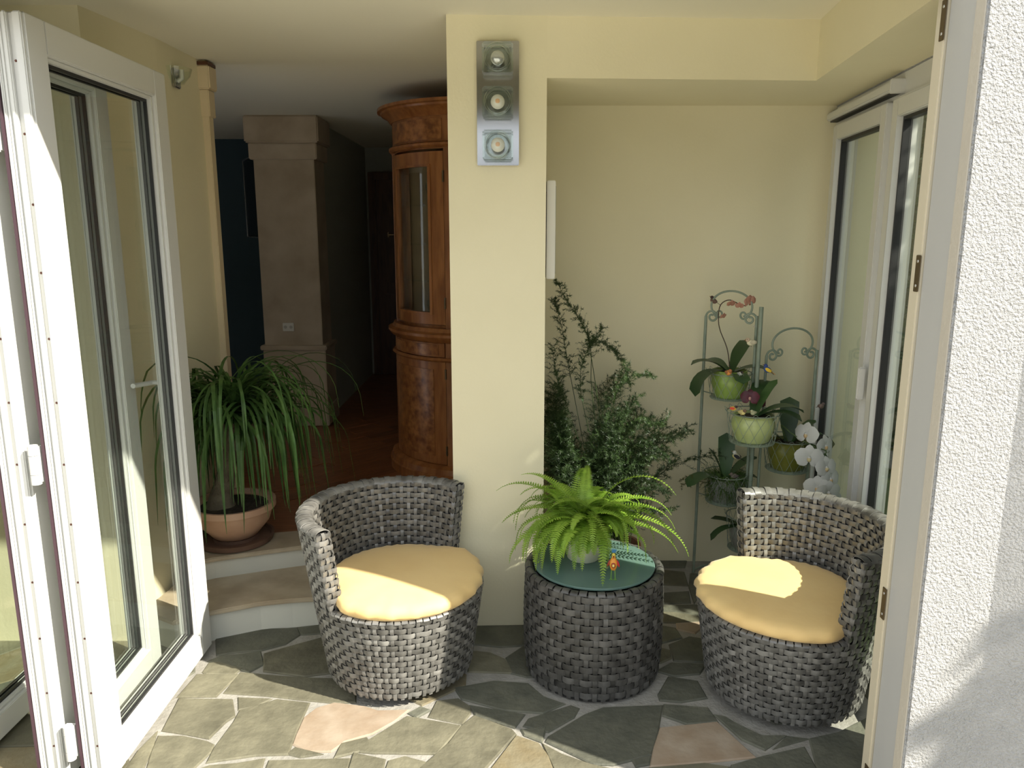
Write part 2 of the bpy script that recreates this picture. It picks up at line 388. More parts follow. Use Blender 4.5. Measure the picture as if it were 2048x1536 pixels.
# head and right jamb of the folding door opening
fr = struct('trim_2', 'white frame around the folding door opening', (1.05,1.9,0))
def W2(mb, name, m, root, **k): return mb.build(name, m, root, loc=tuple(-Vector(root.location)), **k)
W2(MB().box(1.012,1.10,1.798,1.912,-0.02,2.40), 'outer_jamb', mat('pale_frame', (0.46,0.46,0.45), 0.4), fr, bevel=0.003)
W2(MB().box(1.006,1.10,1.916,1.958,-0.02,2.40), 'inner_jamb', mat('cream_frame', (0.62,0.56,0.43), 0.4), fr, bevel=0.003)
W2(MB().box(1.016,1.10,1.911,1.917,-0.02,2.40), 'joint', GASKET, fr)
for zz in (1.545, 0.66, 2.13, 0.12):
    p = W2(MB().box(1.0035,1.0065,1.914,1.934,zz-0.045,zz+0.045), 'striker_plate', BRASS, fr, bevel=0.001)
    for dz in (-0.03, 0.03): MB().lathe([(0,0.0),(0.004,0.0),(0.003,0.0012),(0,0.0014)],8).build('screw', SILVER, fr).matrix_local = Matrix.Translation(Vector((1.0035,1.924,zz+dz))-Vector(fr.location)) @ Matrix.Rotation(-pi/2,4,'Y')
W2(MB().box(-1.80,1.10,1.90,1.96,2.186,2.42), 'head', WHITE, fr, bevel=0.003)
W2(MB().box(-1.80,1.10,1.945,1.953,2.183,2.188), 'head_seal', GASKET, fr)

# ---------------- side window wall
WROT = atan2(-0.9938, -0.1117)
wn = struct('window_1', 'tall white framed side window beside the orchids', (win_x(3.67), 3.67, 0), WROT)
def wb(name, x0,x1,y0,y1,z0,z1, m, bev=0.003): return MB().box(x0,x1,y0,y1,z0,z1).build(name, m, wn, bevel=bev)
wb('top_frame', 0.0,1.62,0.0,0.09,2.115,2.20, WHITE); wb('bottom_frame', 0.0,1.62,0.0,0.09,-0.02,0.03, WHITE)
wb('far_jamb', 0.0,0.05,0.0,0.09,0.03,2.115, WHITE); wb('near_jamb', 1.55,1.70,0.0,0.09,-0.02,2.20, WHITE)
wb('mullion', 0.71,0.77,0.0,0.09,0.03,2.115, WHITE)
wb('blind_cassette', 0.01,0.80,-0.045,0.005,2.135,2.17, WHITE, 0.006); wb('blind_slot', 0.02,0.79,-0.03,0.0,2.129,2.136, GASKET, 0)
wb('cassette_clip', 0.80,0.815,-0.05,0.005,2.125,2.175, WHITE)
for a, b, nm in ((0.05,0.71,'sash'),(0.77,1.55,'sash')):
    sr = MB().box(a,a+0.055,-0.022,0.06,0.03,2.11).box(b-0.055 if nm else b,b,-0.022,0.06,0.03,2.11).box(a+0.055,b-0.055,-0.022,0.06,2.045,2.11).box(a+0.055,b-0.055,-0.022,0.06,0.03,0.11)
    so = sr.build('sash', WHITE, wn, bevel=0.004)
    g = MB()
    for (p,q,r,t) in ((a+.055,a+.065,.11,2.045),(b-.065,b-.055,.11,2.045),(a+.065,b-.065,2.033,2.045),(a+.065,b-.065,.11,.122)): g.box(p,q,0.0,0.03,r,t)
    g.build('gasket', GASKET, so)
    MB().box(a+.06,b-.06,0.012,0.018,.115,2.04).build('pane', WGLASS, so)
wb('handle', 0.735,0.75,-0.05,-0.02,1.0,1.13, WHITE, 0.005)
# wall above the window outside
S(MB().prism([(win_x(3.67),3.67),(win_x(2.0),2.0),(win_x(2.0)+.12,2.0),(win_x(3.67)+.12,3.67)], 2.2, 2.75), 'wall_right', STUCCO, 'wall strip above the side window')
S(MB().prism([(1.25,1.95),(win_x(2.05)+0.09,2.05),(1.30,1.80),(1.2,1.80)], -0.05, 2.75), 'wall_pier_core', STUCCO)

# ---------------- steps up to the living room
curve1 = [(-1.345,2.815),(-1.233,2.893),(-1.055,2.975),(-0.93,3.003),(-0.819,3.018),(-0.60,3.03),(-0.24,3.02)]
curve2 = [(-1.45,3.10),(-1.316,3.18),(-1.123,3.255),(-0.98,3.305),(-0.884,3.338),(-0.60,3.40),(-0.235,3.43)]
def off(c, d): return [(x + d*0.25, y - d) for x, y in c]
st = struct('step', 'low curved step with white riser and marble tread', (-0.8,3.0,0))
W2(MB().prism(curve1+[(-0.24,3.5),(-1.455,3.5),(-1.48,3.05),(-1.50,2.90)], -0.05, 0.115), 'riser', RISER, st)
W2(MB().prism(off(curve1,0.02)+[(-0.24,3.5),(-1.455,3.5),(-1.48,3.05),(-1.505,2.89)], 0.115, 0.135), 'tread', MARBLE, st, bevel=0.004)
st2 = struct('step', 'upper curved step with white riser and marble edge slab', (-0.8,3.3,0.135))
W2(MB().prism(curve2+[(-0.235,3.6),(-1.455,3.6)], 0.10, 0.22), 'riser', RISER, st2)
W2(MB().prism(off(curve2,0.02)+[(-0.235,3.62),(-0.60,3.57),(-0.9,3.50),(-1.19,3.44),(-1.45,3.38)], 0.22, 0.24), 'tread', MARBLE, st2, bevel=0.004)
# parquet with separate planks laid diagonally
pf = S(MB().prism([(-7.2,3.78),(-1.456,3.78),(-1.456,3.40),(-1.19,3.445),(-0.9,3.505),(-0.6,3.575),(-0.24,3.625),(-0.24,3.95),(0.6,3.95),(0.6,11),(-7.2,11)], 0.05, 0.228), 'floor_parquet', WOODD, 'dark parquet of the living room')
PL, PW = 0.52, 0.09
ang = radians(45)
pm = MB().box(-PL/2+.0008,PL/2-.0008,-PW/2+.0008,PW/2-.0008,-0.02,0).build('plank', PARQ, pf)
pmesh = pm.data; bpy.data.objects.remove(pm)
for i in range(-40, 60):
    for j in range(-60, 60):
        u = i*PL + (j % 2)*PL/2; v = j*PW
        x = -0.8 + u*cos(ang) - v*sin(ang); y = 4.6 + u*sin(ang) + v*cos(ang)
        ok = (-1.42 < x-0.24 and x+0.24 < -0.05 and 3.9 < y-0.0 < 5.9)
        if -1.25 < x < -0.42 and 3.62+0.25 < y <= 3.9: ok = True
        if ok:
            p = link('plank', pmesh, pf, loc=(x,y,0.24)); p.rotation_euler = (0,0,ang)
S(MB().prism([(-7.2,3.78),(-1.456,3.78),(-1.456,3.40),(-1.19,3.445),(-0.9,3.505),(-0.6,3.575),(-0.24,3.625),(-0.24,3.95),(0.6,3.95),(0.6,11),(-7.2,11)], 0.2, 0.236), 'floor_wood', PARQ, 'parquet going on into the dark')

# ---------------- living room shell and column
S(MB().box(-7.3,-7.1,3.5,11.2,0,2.7), 'wall_far_left', BLUEW)
S(MB().box(-7.3,-1.84,2.9,3.0,0,2.7), 'wall_living_front', DARKW)
S(MB().box(-7.2,0.6,7.6,7.8,0,2.7), 'wall_living_back', DARKW, 'dim living room wall')
S(MB().box(0.0,0.2,3.95,7.7,0,2.7), 'wall_living_right', DARKW)
S(MB().box(-1.55,-1.40,5.75,7.6,0.2,2.5), 'wall_partition', mat('partition', (0.42,0.42,0.34), 0.9), 'wall running back beside the marble column')
S(MB().box(-3.6,-1.55,6.9,7.0,0.2,2.5), 'wall_television', BLUEW)
cl = struct('trim_3', 'beige marble column with stepped capital', (-1.6,5.65,0.24))
W2(MB().box(-1.79,-1.37,5.52,5.80,0.24,2.42), 'shaft', STONEC, cl, bevel=0.004)
W2(MB().box(-1.815,-1.345,5.50,5.82,2.13,2.24), 'capital_band', STONEC, cl, bevel=0.006)
W2(MB().box(-1.835,-1.325,5.48,5.84,2.24,2.42), 'capital', STONEC, cl, bevel=0.01)
W2(MB().box(-1.80,-1.35,5.50,5.81,0.24,0.80), 'plinth', STONEC, cl, bevel=0.006)
W2(MB().box(-1.815,-1.34,5.48,5.82,0.24,0.38), 'base', STONEC, cl, bevel=0.006)
W2(MB().box(-1.815,-1.335,5.485,5.82,0.80,0.835), 'ledge', STONEC, cl, bevel=0.006)
pl = struct('trim_4', 'narrow cream edge pilaster with stepped capital', (-1.44,3.77,0.24))
W2(MB().box(-1.46,-1.415,3.765,3.82,0.24,2.42), 'shaft', mat('pilaster',(0.72,0.60,0.40),0.6), pl, bevel=0.003)
W2(MB().box(-1.46,-1.405,3.755,3.83,2.17,2.29), 'capital_band', MATS['pilaster'], pl, bevel=0.004)
W2(MB().box(-1.465,-1.393,3.745,3.84,2.29,2.395), 'capital', MATS['pilaster'], pl, bevel=0.006)
W2(MB().box(-1.465,-1.395,3.745,3.84,2.395,2.41), 'capital_top', WOODD, pl)
d4 = struct('door_4', 'dark wooden door at the end of the passage', (-1.05,7.6,0.24))
W2(MB().box(-1.30,-0.92,7.55,7.6,0.24,2.12), 'leaf', WOODD, d4, bevel=0.004)
W2(MB().box(-1.37,-1.30,7.53,7.6,0.24,2.19).box(-0.92,-0.85,7.53,7.6,0.24,2.19).box(-1.30,-0.92,7.53,7.6,2.12,2.19), 'casing', WOODD, d4, bevel=0.004)
for z0, z1 in ((0.4,1.05),(1.15,2.0)): W2(MB().box(-1.24,-0.98,7.535,7.56,z0,z1), 'panel', WOODD, d4, bevel=0.01)

# ---------------- folding door leaves
def leaf(name, label, xf, y0, y1, th=0.085, handle=False, z0=0.02, z1=2.18, sw=0.085):
    r = struct(name, label, (xf-th/2, y0, 0)); x0, x1 = -th/2, th/2; L = y1-y0; 
    def B(nm, a, b, c, d, e, f, m, par=r, bev=0.003): return MB().box(a,b,c,d,e,f).build(nm, m, par, bevel=bev)
    B('stile', x0,x1,0,sw,z0,z1, WHITE); B('stile', x0,x1,L-sw,L,z0,z1, WHITE)
    B('rail', x0+.0005,x1-.0005,sw,L-sw,z1-sw,z1, WHITE); B('rail', x0+.0005,x1-.0005,sw,L-sw,z0,z0+sw, WHITE)
    a, b, c, d = sw, L-sw, z0+sw, z1-sw
    for s in (-1, 1):   # glazing bead (sloped look) and gasket on both faces
        xb0, xb1 = (0.012, x1-0.012) if s > 0 else (x0+0.012, -0.012)
        g = MB().box(xb0,xb1,a,a+.012,c,d).box(xb0,xb1,b-.012,b,c,d).box(xb0,xb1,a+.012,b-.012,d-.012,d).box(xb0,xb1,a+.012,b-.012,c,c+.012)
        bd = g.build('glazing_bead', WHITE, r, bevel=0.003)
        gx0, gx1 = (0.006,0.016) if s > 0 else (-0.016,-0.006)
        MB().box(gx0,gx1,a+.012,a+.019,c+.012,d-.012).box(gx0,gx1,b-.019,b-.012,c+.012,d-.012).box(gx0,gx1,a+.019,b-.019,d-.021,d-.012).box(gx0,gx1,a+.019,b-.019,c+.012,c+.019).build('gasket', GASKET, bd)
    B('pane', -0.006,0.006,a+.004,b-.004,c+.004,d-.004, GLASS, r, 0)
    # profile of the edge that faces the terrace
    B('edge_rib', x1-.026,x1-.004,-0.010,0.001,z0,z1, WHITE); B('edge_rib', x1-.052,x1-.040,-0.012,0.001,z0,z1, WHITE); B('edge_rib', x1-.066,x1-.055,-0.007,0.001,z0,z1, WHITE)
    B('edge_seal', x0+.004,x0+.010,-0.014,0.001,z0,z1, SEAL, r, 0); B('edge_seal', L and x0+.004,x0+.010,L-.001,L+.012,z0,z1, SEAL, r, 0)
    B('edge_rib', x0+.011,x0+.019,-0.011,0.001,z0,z1, WHITE)
    for k in range(12):
        sc = MB().lathe([(0,0.0),(0.0035,0.0),(0.0025,0.002),(0,0.0025)],8).build('screw', mat('rusty_screw',(0.14,0.05,0.03),0.6), r)
        sc.matrix_local = Matrix.Translation((x1-.033,0.0,z0+.12+k*0.175)) @ Matrix.Rotation(pi/2,4,'X')
    if handle:
        h = MB().tube([(x0-.001,L-.045,1.10),(x0-.035,L-.045,1.10),(x0-.045,L-.06,1.10),(x0-.045,L-.17,1.112)], 0.009, 8).build('handle', WHITE, r, smooth=50)
        MB().box(x0-.008,x0,L-.058,L-.032,1.03,1.17).build('handle_plate', WHITE, h, bevel=0.003)
    return r
dA = leaf('door_1', 'white folding glass door leaf standing open beside the steps', -1.205, 2.04, 2.825, handle=True)
dB = leaf('door_2', 'white folding glass door leaf folded against its neighbour', -1.335, 2.04, 2.73)
dB.rotation_euler = (0,0,radians(2.4))
dC = leaf('door_3', 'white folding glass door leaf close to the side wall', -1.665, 2.06, 2.84)
for zz in (1.02, 0.165, 1.9):
    MB().tube([(-0.0865+0.0265,-0.018,zz-.055),(-0.0865+0.0265,-0.018,zz-.028)],0.0135,12).tube([(-0.06,-0.018,zz-.0265),(-0.06,-0.018,zz+.0265)],0.0135,12).tube([(-0.06,-0.018,zz+.028),(-0.06,-0.018,zz+.055)],0.0135,12).box(-0.074,-0.046,-0.012,0.002,zz-.05,zz+.05).build('hinge', WHITE, dA, smooth=40)

# ================================================================== WICKER FURNITURE
AMP, STH = 0.0040, 0.0028
def strand_loop(point, N, z, par, width, lean=0.0, sub=4):
    """one flat strand woven round a closed path: point(u, z) -> (x, y); u in [0, N), a stake at every integer"""
    M = N*sub; vs = []; fs = []
    for k in range(M):
        u = k/sub
        p = Vector(point(u, z)); a = Vector(point((u-.2) % N, z)); b = Vector(point((u+.2) % N, z)); t = (b-a).normalized()
        nrm = Vector((t.y, -t.x))
        o = AMP*cos(pi*(u+par)); w = width/2
        def P(d, h): return (p.x+nrm.x*(d+lean*h), p.y+nrm.y*(d+lean*h), z+h)
        vs += [P(o-STH/2,-w*.9), P(o+STH/2-.0006,-w), P(o+STH/2+.0007,0), P(o+STH/2-.0006,w), P(o-STH/2,w*.9)]
    for k in range(M):
        j = (k+1) % M
        fs += [(k*5+q, j*5+q, j*5+(q+1)%5, k*5+(q+1)%5) for q in range(5)]
    return MB().add(vs, fs)
def stake(point, N, i, zs, pars, width, z_lo, z_hi):
    pts = []
    rows = sorted(zip(zs, pars)); zz = [z_lo]; oo = [0.0]
    for k, (z, pr) in enumerate(rows):
        zz.append(z); oo.append(-AMP*cos(pi*(i+pr)))
        if k < len(rows)-1: zz.append((z+rows[k+1][0])/2); oo.append(0.0)
    zz.append(z_hi); oo.append(0.0); vs = []; fs = []
    for z, o in zip(zz, oo):
        p = Vector(point(i % N, z)); a = Vector(point((i-.2) % N, z)); b = Vector(point((i+.2) % N, z)); t = (b-a).normalized(); nrm = Vector((t.y,-t.x))
        w = width/2
        for d, h in ((-STH/2,-w),(STH/2,-w),(STH/2+.0006,0),(STH/2,w),(-STH/2,w)):
            q = p + nrm*(o+d) + t*h; vs.append((q.x,q.y,z))
    for k in range(len(zz)-1):
        fs += [(k*5+q, k*5+(q+1)%5, (k+1)*5+(q+1)%5, (k+1)*5+q) for q in range(5)]
    return MB().add(vs, fs)
def rim_wrap(mb, c, out, tan, w, r_o, r_i, zt, hgt, lift=0.0):
    """a short band bent over a rim: from the outer side across to the inner side"""
    mid = (r_o+r_i)/2; hw = (r_o-r_i)/2; n = 7; vs = []; fs = []
    for k in range(n+1):
        a = pi*k/n
        for e, th in ((-w/2,0),(w/2,0),(w/2,-STH),(-w/2,-STH)):
            rr = mid + (hw+th)*cos(a); z = zt + (hgt+th)*sin(a)*1.0 + lift
            q = c + out*rr + tan*e; vs.append((q.x,q.y,z))
    for k in range(n):
        fs += [(k*4+q, k*4+(q+1)%4, k*4+4+(q+1)%4, k*4+4+q) for q in range(4)]
    fs += [(0,1,2,3),tuple(n*4+q for q in (3,2,1,0))]
    mb.add(vs, fs)

ROW = 0.0222
def Ro(z): return 0.262 + 0.145*z
ARC = radians(90); NB = 66; NO, NI, NC = 38, 32, 2; NT = NO+NI+2*NC; TH = 0.05
SEAT_Z, TOP_Z = 0.345, 0.645
def base_pt(u, z): a = 2*pi*u/NB; return (Ro(z)*cos(a), Ro(z)*sin(a))
def back_pt(u, z):
    u = u % NT; ro = Ro(z); ri = ro-TH; r1 = pi/2-ARC; r2 = pi/2+ARC
    if u < NO: a = r1+(r2-r1)*u/NO; r = ro
    elif u < NO+NC: a = r2; r = ro-TH*(u-NO)/NC
    elif u < NO+NC+NI: a = r2-(r2-r1)*(u-NO-NC)/NI; r = ri
    else: a = r1; r = ri+TH*(u-NO-NC-NI)/NC
    # rounded corners
    return (r*cos(a), r*sin(a))
def wicker_chair(label):
    r = thing('wicker_tub_chair', label, 'chair')
    zs = [0.040+ROW*(k+.5) for k in range(14)]; pars = [k % 2 for k in range(14)]
    for z, p in zip(zs, pars): strand_loop(base_pt, NB, z, p, 0.0190, 0.145).build('wicker_strand', WICKER, r, smooth=50)
    for i in range(NB): stake(base_pt, NB, i, zs, pars, 0.0125, 0.034, 0.352).build('wicker_stake', WICKER, r, smooth=50)
    n2 = 13; zs2 = [SEAT_Z+0.012+ROW*(k+.5) for k in range(n2)]; pars2 = [(k) % 2 for k in range(n2)]
    for z, p in zip(zs2, pars2): strand_loop(back_pt, NT, z, p, 0.0190, 0.06).build('wicker_strand', WICKER, r, smooth=50)
    for i in range(NT): stake(back_pt, NT, i, zs2, pars2, 0.0130, SEAT_Z-0.005, TOP_Z+0.004).build('wicker_stake', WICKER, r, smooth=50)
    # solid core under the weave
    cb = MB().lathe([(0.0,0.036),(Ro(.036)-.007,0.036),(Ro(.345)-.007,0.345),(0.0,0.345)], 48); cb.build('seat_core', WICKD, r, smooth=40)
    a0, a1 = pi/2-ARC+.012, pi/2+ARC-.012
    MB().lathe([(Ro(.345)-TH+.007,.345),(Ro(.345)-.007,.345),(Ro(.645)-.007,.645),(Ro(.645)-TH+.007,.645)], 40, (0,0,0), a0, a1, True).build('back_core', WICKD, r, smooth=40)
    # rims
    mb = MB(); ro = Ro(TOP_Z)+.006; ri = Ro(TOP_Z)-TH-.006
    nw = 44
    for k in range(nw):
        a = pi/2-ARC+(2*ARC)*(k+.5)/nw; o = Vector((cos(a),sin(a))); t = Vector((-sin(a),cos(a)))
        rim_wrap(mb, Vector((0,0)), o, t, 0.0225, ro, ri, TOP_Z-.006, 0.018, 0.0035*(k % 2))
    mb.build('back_rim', WICKER, r, smooth=50)
    mb = MB()
    for k in range(40):
        a = pi/2+ARC+ (2*pi-2*ARC)*(k+.5)/40; o = Vector((cos(a),sin(a))); t = Vector((-sin(a),cos(a)))
        rim_wrap(mb, Vector((0,0)), o, t, 0.0205, Ro(.35)+.006, Ro(.35)-.03, 0.346, 0.010, 0.0022*(k % 2))
    mb.build('seat_rim', WICKER, r, smooth=50)
    MB().lathe([(0.0,0.0),(0.20,0.0),(0.21,0.004),(0.21,0.03),(0.24,0.036),(0,0.036)], 40).build('swivel_base', BLACK, r, smooth=40)
    # cushion
    prof = [(0.0,.352),(.90,.352),(.975,.358),(1.005,.372),(1.0,.388),(.965,.400),(.90,.407),(.72,.414),(.4,.419),(0,.421)]
    n = 72; vs = []; fs = []
    for i in range(n):
        a = 2*pi*i/n; d = (a+pi/2+pi) % (2*pi) - pi   # angle from the open front
        f = 1/(1+math.exp((abs(d)-1.62)*11)); rad = 0.250+(0.318-0.250)*f
        for q, (k, z) in enumerate(prof):
            wob = 0.006*sin(a*23)*(1 if q in (3,4,5) else 0)*f + 0.004*sin(3*a+1)*(k > .5)
            vs.append(((rad*k+wob)*cos(a), (rad*k+wob)*sin(a), z+(0.002*sin(a*31) if q in (5,6) else 0)))
    m = len(prof)
    for i in range(n):
        j = (i+1) % n
        fs += [(i*m+q, j*m+q, j*m+q+1, i*m+q+1) for q in range(m-1)]
    MB().add(vs, fs).build('cushion', CUSH, r, smooth=60)
    return r
ch = wicker_chair('grey wicker tub chair with yellow cushion standing beside the steps')
ch.location = (-0.425, 2.69, 0.002); ch.rotation_euler = (0,0,atan2(0.766, 0.643))
ch2 = copy_tree(ch); ch2['label'] = 'grey wicker tub chair with yellow cushion standing below the orchid stand'
ch2.location = (0.985, 2.545, 0.002); ch2.rotation_euler = (0,0,atan2(-0.96, 0.27))

# side table
TR = 0.253
def tab_pt(u, z):
    a = 2*pi*u/NTB; R = TR + 0.006*sin(pi*min(1,max(0,z/.40))) - 0.006*(1-min(1,z/.1) if z < .1 else 0)
    return (R*cos(a), R*sin(a))
NTB = 50
tb = thing('wicker_side_table', 'round grey wicker side table with frosted glass top', 'table', (0.308, 2.705, 0.002))
zs = [0.014+0.0262*(k+.5) for k in range(15)]; pars = [k % 2 for k in range(15)]
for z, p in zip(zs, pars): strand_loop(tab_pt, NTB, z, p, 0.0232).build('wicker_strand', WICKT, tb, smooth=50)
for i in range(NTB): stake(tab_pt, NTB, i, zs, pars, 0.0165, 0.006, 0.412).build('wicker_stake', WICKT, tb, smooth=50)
mb = MB()
for k in range(50):
    a = 2*pi*(k+.5)/50; rim_wrap(mb, Vector((0,0)), Vector((cos(a),sin(a))), Vector((-sin(a),cos(a))), 0.0265, TR+.007, TR-.026, 0.408, 0.012, 0.0025*(k % 2))
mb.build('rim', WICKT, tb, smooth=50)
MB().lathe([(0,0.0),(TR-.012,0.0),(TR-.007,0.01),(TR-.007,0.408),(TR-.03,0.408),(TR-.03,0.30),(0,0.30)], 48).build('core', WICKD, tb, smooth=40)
MB().lathe([(0,0.4175),(0.224,0.4175),(0.2265,0.420),(0.2265,0.4245),(0.224,0.427),(0,0.427)], 64).build('glass_top', FROST, tb, smooth=35)
TABZ = 0.002+0.427

# ================================================================== PLANTS
def leafmat(name, a, b, tr=0.35, rough=0.45, sc=12): return mat(name, a, rough, b, sc, 3, rnd=0.22, trans=tr)
L_FERN = leafmat('fern_green', (0.20,0.36,0.035), (0.38,0.55,0.08), 0.45)
L_ASP = leafmat('asparagus_green', (0.020,0.043,0.012), (0.045,0.080,0.022), 0.25)
L_PALM = leafmat('palm_green', (0.06,0.14,0.032), (0.13,0.25,0.06), 0.35)
L_ORCH = leafmat('orchid_leaf', (0.030,0.075,0.025), (0.055,0.115,0.035), 0.12, 0.35, 6)
STEM = mat('brown_stem', (0.07,0.045,0.025), 0.7)
GSTEM = mat('green_stem', (0.10,0.16,0.05), 0.6)
def curve_pts(base, az, el, length, droop, n, wob=0.0, rg=random):
    """arching line that starts at elevation el and bends down"""
    p = Vector(base); pts = [p.copy()]; e = el; a = az; st = length/n
    for i in range(n):
        p = p + Vector((cos(a)*cos(e), sin(a)*cos(e), sin(e)))*st; pts.append(p.copy())
        e = max(-1.45, e - droop/n*(0.5+1.0*i/n)); a += rg.uniform(-wob, wob)
    return pts
def side_of(pts, i):
    t = (pts[min(i+1,len(pts)-1)]-pts[max(i-1,0)]).normalized(); s = t.cross(Vector((0,0,1)))
    if s.length < 0.05: s = t.cross(Vector((0,1,0)))
    return s.normalized(), t

# ---- Boston fern on the table
rg = random.Random(11)
fp = atz(1168, 1112, TABZ)
fern = thing('potted_fern', 'bright green arching fern in a pale pot on the glass table', 'fern', (0.272, 2.745, TABZ))
POT = mat('pale_pot', (0.62,0.64,0.50), 0.4, (0.68,0.70,0.56), 5)
MB().lathe([(0,0.0),(0.058,0.0),(0.062,0.004),(0.078,0.105),(0.083,0.108),(0.083,0.122),(0.076,0.122),(0.072,0.10),(0,0.10)], 36).build('pot', POT, fern, smooth=40)
MB().lathe([(0,0.112),(0.05,0.110),(0.073,0.104)], 20).build('soil', SOIL, fern, smooth=60)
def frond(pts, wmax, npin, up_bias=0.35, droopy=0.25):
    mb = MB(); n = len(pts)-1
    mb.tube(pts, lambda t: 0.0016*(1-.7*t)+.0004, 4)
    for k in range(npin):
        t = 0.06+0.93*k/npin; f = t*n; i = min(n-1,int(f)); p = pts[i].lerp(pts[i+1], f-i); s, tg = side_of(pts, i)
        L = wmax*(min(1,(t+.05)/.22))*(1-max(0,(t-.35)/.65))**0.75+0.004
        up = s.cross(tg)
        for sg in (-1,1):
            d = (s*sg + tg*0.32 - up*(-up_bias) - Vector((0,0,droopy))).normalized()*L; w = tg*(0.0034*min(1,L/.02)+.0008)
            q = p+d*0.4
            mb.add([p-w*.55, p+w*.55, q+w, p+d, q-w*0.8], [(0,1,2,4),(4,2,3)])
    return mb
for k in range(128):
    if k < 88:
        az = rg.uniform(0,2*pi); el = rg.uniform(0.5,1.35); L = rg.uniform(0.24,0.40); dr = rg.uniform(2.0,3.4)
    else:
        az = rg.uniform(-3.0,-0.1); el = rg.uniform(0.3,1.0); L = rg.uniform(0.22,0.34); dr = rg.uniform(2.2,3.4)
    if -1.45 < (az+pi) % (2*pi)-pi < -0.55: L *= 0.58
    elif sin(az) < -0.3: L *= 0.92; dr *= 1.15
    b = Vector((rg.uniform(-.06,.06), rg.uniform(-.06,.06), 0.112+rg.uniform(0,.035)))
    L *= rg.uniform(0.72,1.08)
    pts = curve_pts(b, az, el, L, dr, 12, 0.16, rg)
    pts = [Vector((p.x,p.y,max(p.z,0.006+0.004*rg.random()) if hypot(p.x-.036,p.y+.04) < .235 else p.z)) for p in pts]
    frond(pts, rg.uniform(0.020,0.033), 34).build('frond', L_FERN, fern)
for az, el, L, dr in ((-0.25,0.55,0.46,2.0),(-0.05,0.95,0.40,2.2),(0.1,0.7,0.42,2.1),(-0.45,0.9,0.44,2.6),(2.9,1.0,0.42,1.9),(3.25,0.8,0.36,1.8),(2.6,1.15,0.36,1.7),(1.4,1.35,0.30,1.6),(3.6,.5,.38,2.2),(3.75,.9,.40,3.3),(3.5,.7,.36,2.9),(3.95,.8,.36,3.4),(4.1,.9,.33,3.3),(3.3,.6,.34,3.0),(-.12,.35,.40,1.6)):
    frond(curve_pts((0,0,0.115), az, el, L, dr, 14, 0.03, rg), 0.034, 40).build('frond', L_FERN, fern)
# trailing vine with round leaves over the pot
vp = [Vector(p) for p in ((0.02,-0.05,0.13),(0.035,-0.095,0.125),(0.045,-0.115,0.09),(0.05,-0.122,0.05),(0.055,-0.125,0.02),(0.075,-0.13,0.010))]
vn = MB().tube(vp, 0.0012, 5).build('vine', GSTEM, fern)
L_VINE = leafmat('vine_leaf', (0.20,0.28,0.08), (0.36,0.42,0.16), 0.35)
for k in range(16):
    t = k/16*(len(vp)-1.001); i = int(t); p = vp[i].lerp(vp[i+1], t-i); a = rg.uniform(0,2*pi)
    d = Vector((cos(a)*.8, -0.35+.3*sin(a), 0.3)).normalized(); s = d.cross(Vector((0,-.8,.6))).normalized()
    MB().ribbon([p, p+d*.005, p+d*.010, p+d*.014], [.001,.005,.0045,.0005], [s]*4, .0006).build('vine_leaf', L_VINE, vn)

# ---- asparagus fern on the floor behind the table
asp = thing('potted_asparagus_fern', 'tall dark feathery asparagus fern in a terracotta pot behind the table', 'plant', (0.45, 3.30, 0.0))
MB().lathe([(0,0.0),(0.085,0.0),(0.12,0.20),(0.135,0.20),(0.138,0.25),(0.125,0.25),(0.118,0.225),(0,0.225)], 36).build('pot', TERRA, asp, smooth=40)
MB().lathe([(0,0.235),(0.118,0.225)], 24).build('soil', SOIL, asp)
def feather(mb, p, d, L, rg, nn=22, nl=0.020):
    """one fine branchlet full of needles"""
    d = d.normalized(); s = d.orthogonal().normalized(); u = d.cross(s)
    mb.add([p-s*.0006, p+s*.0006, p+d*L], [(0,1,2)])
    for k in range(nn):
        t = k/nn; q = p+d*(L*t); a = rg.uniform(0,2*pi); l = nl*(1-.6*t)*rg.uniform(.6,1.1)
        e = (s*cos(a)+u*sin(a)+d*.55).normalized()*l; w = d.cross(e).normalized()*0.0013
        mb.add([q-w, q+w, q+e], [(0,1,2)])
def asp_stem(base, pts, bl, every, rg, nn=18, nl=0.02, start=0.25, rr=0.0018):
    mb = MB().tube(pts, lambda t: rr*(1-.6*t), 5); n = len(pts)-1; L = sum((pts[i+1]-pts[i]).length for i in range(n)); cnt = int(L/every)
    for k in range(cnt):
        t = start+(1-start)*k/cnt; f = t*n; i = min(n-1,int(f)); p = pts[i].lerp(pts[i+1], f-i); s, tg = side_of(pts, i)
        sg = 1 if k % 2 else -1; up = s.cross(tg)
        d = (s*sg*rg.uniform(.5,1.1) + tg*rg.uniform(.2,.7) + up*rg.uniform(-.6,.6)).normalized(); l = bl*(1-.55*t)*rg.uniform(.7,1.15)
        pp = [p+d*(l*q)+Vector((0,0,0.5*l*q*(1-q)*(1 if rg.random() < .6 else -1))) for q in (0,.34,.67,1)]
        for q in range(3):
            feather(mb, pp[q], pp[q+1]-pp[q], (pp[q+1]-pp[q]).length*1.05, rg, nn//3+3, nl)
    return mb
rg = random.Random(5)
def to_asp(x, y, Y): return atY(x, y, Y)-Vector(asp.location)
def smooth_path(ctrl, n=14):
    out = []; m = len(ctrl)-1
    for k in range(n+1):
        f = k/n*m; i = min(m-1, int(f)); t = f-i
        p0, p1, p2, p3 = ctrl[max(i-1,0)], ctrl[i], ctrl[i+1], ctrl[min(i+2,m)]
        out.append(0.5*((2*p1)+(p2-p0)*t+(2*p0-5*p1+4*p2-p3)*t*t+(3*p1-p0-3*p2+p3)*t*t*t))
    return out
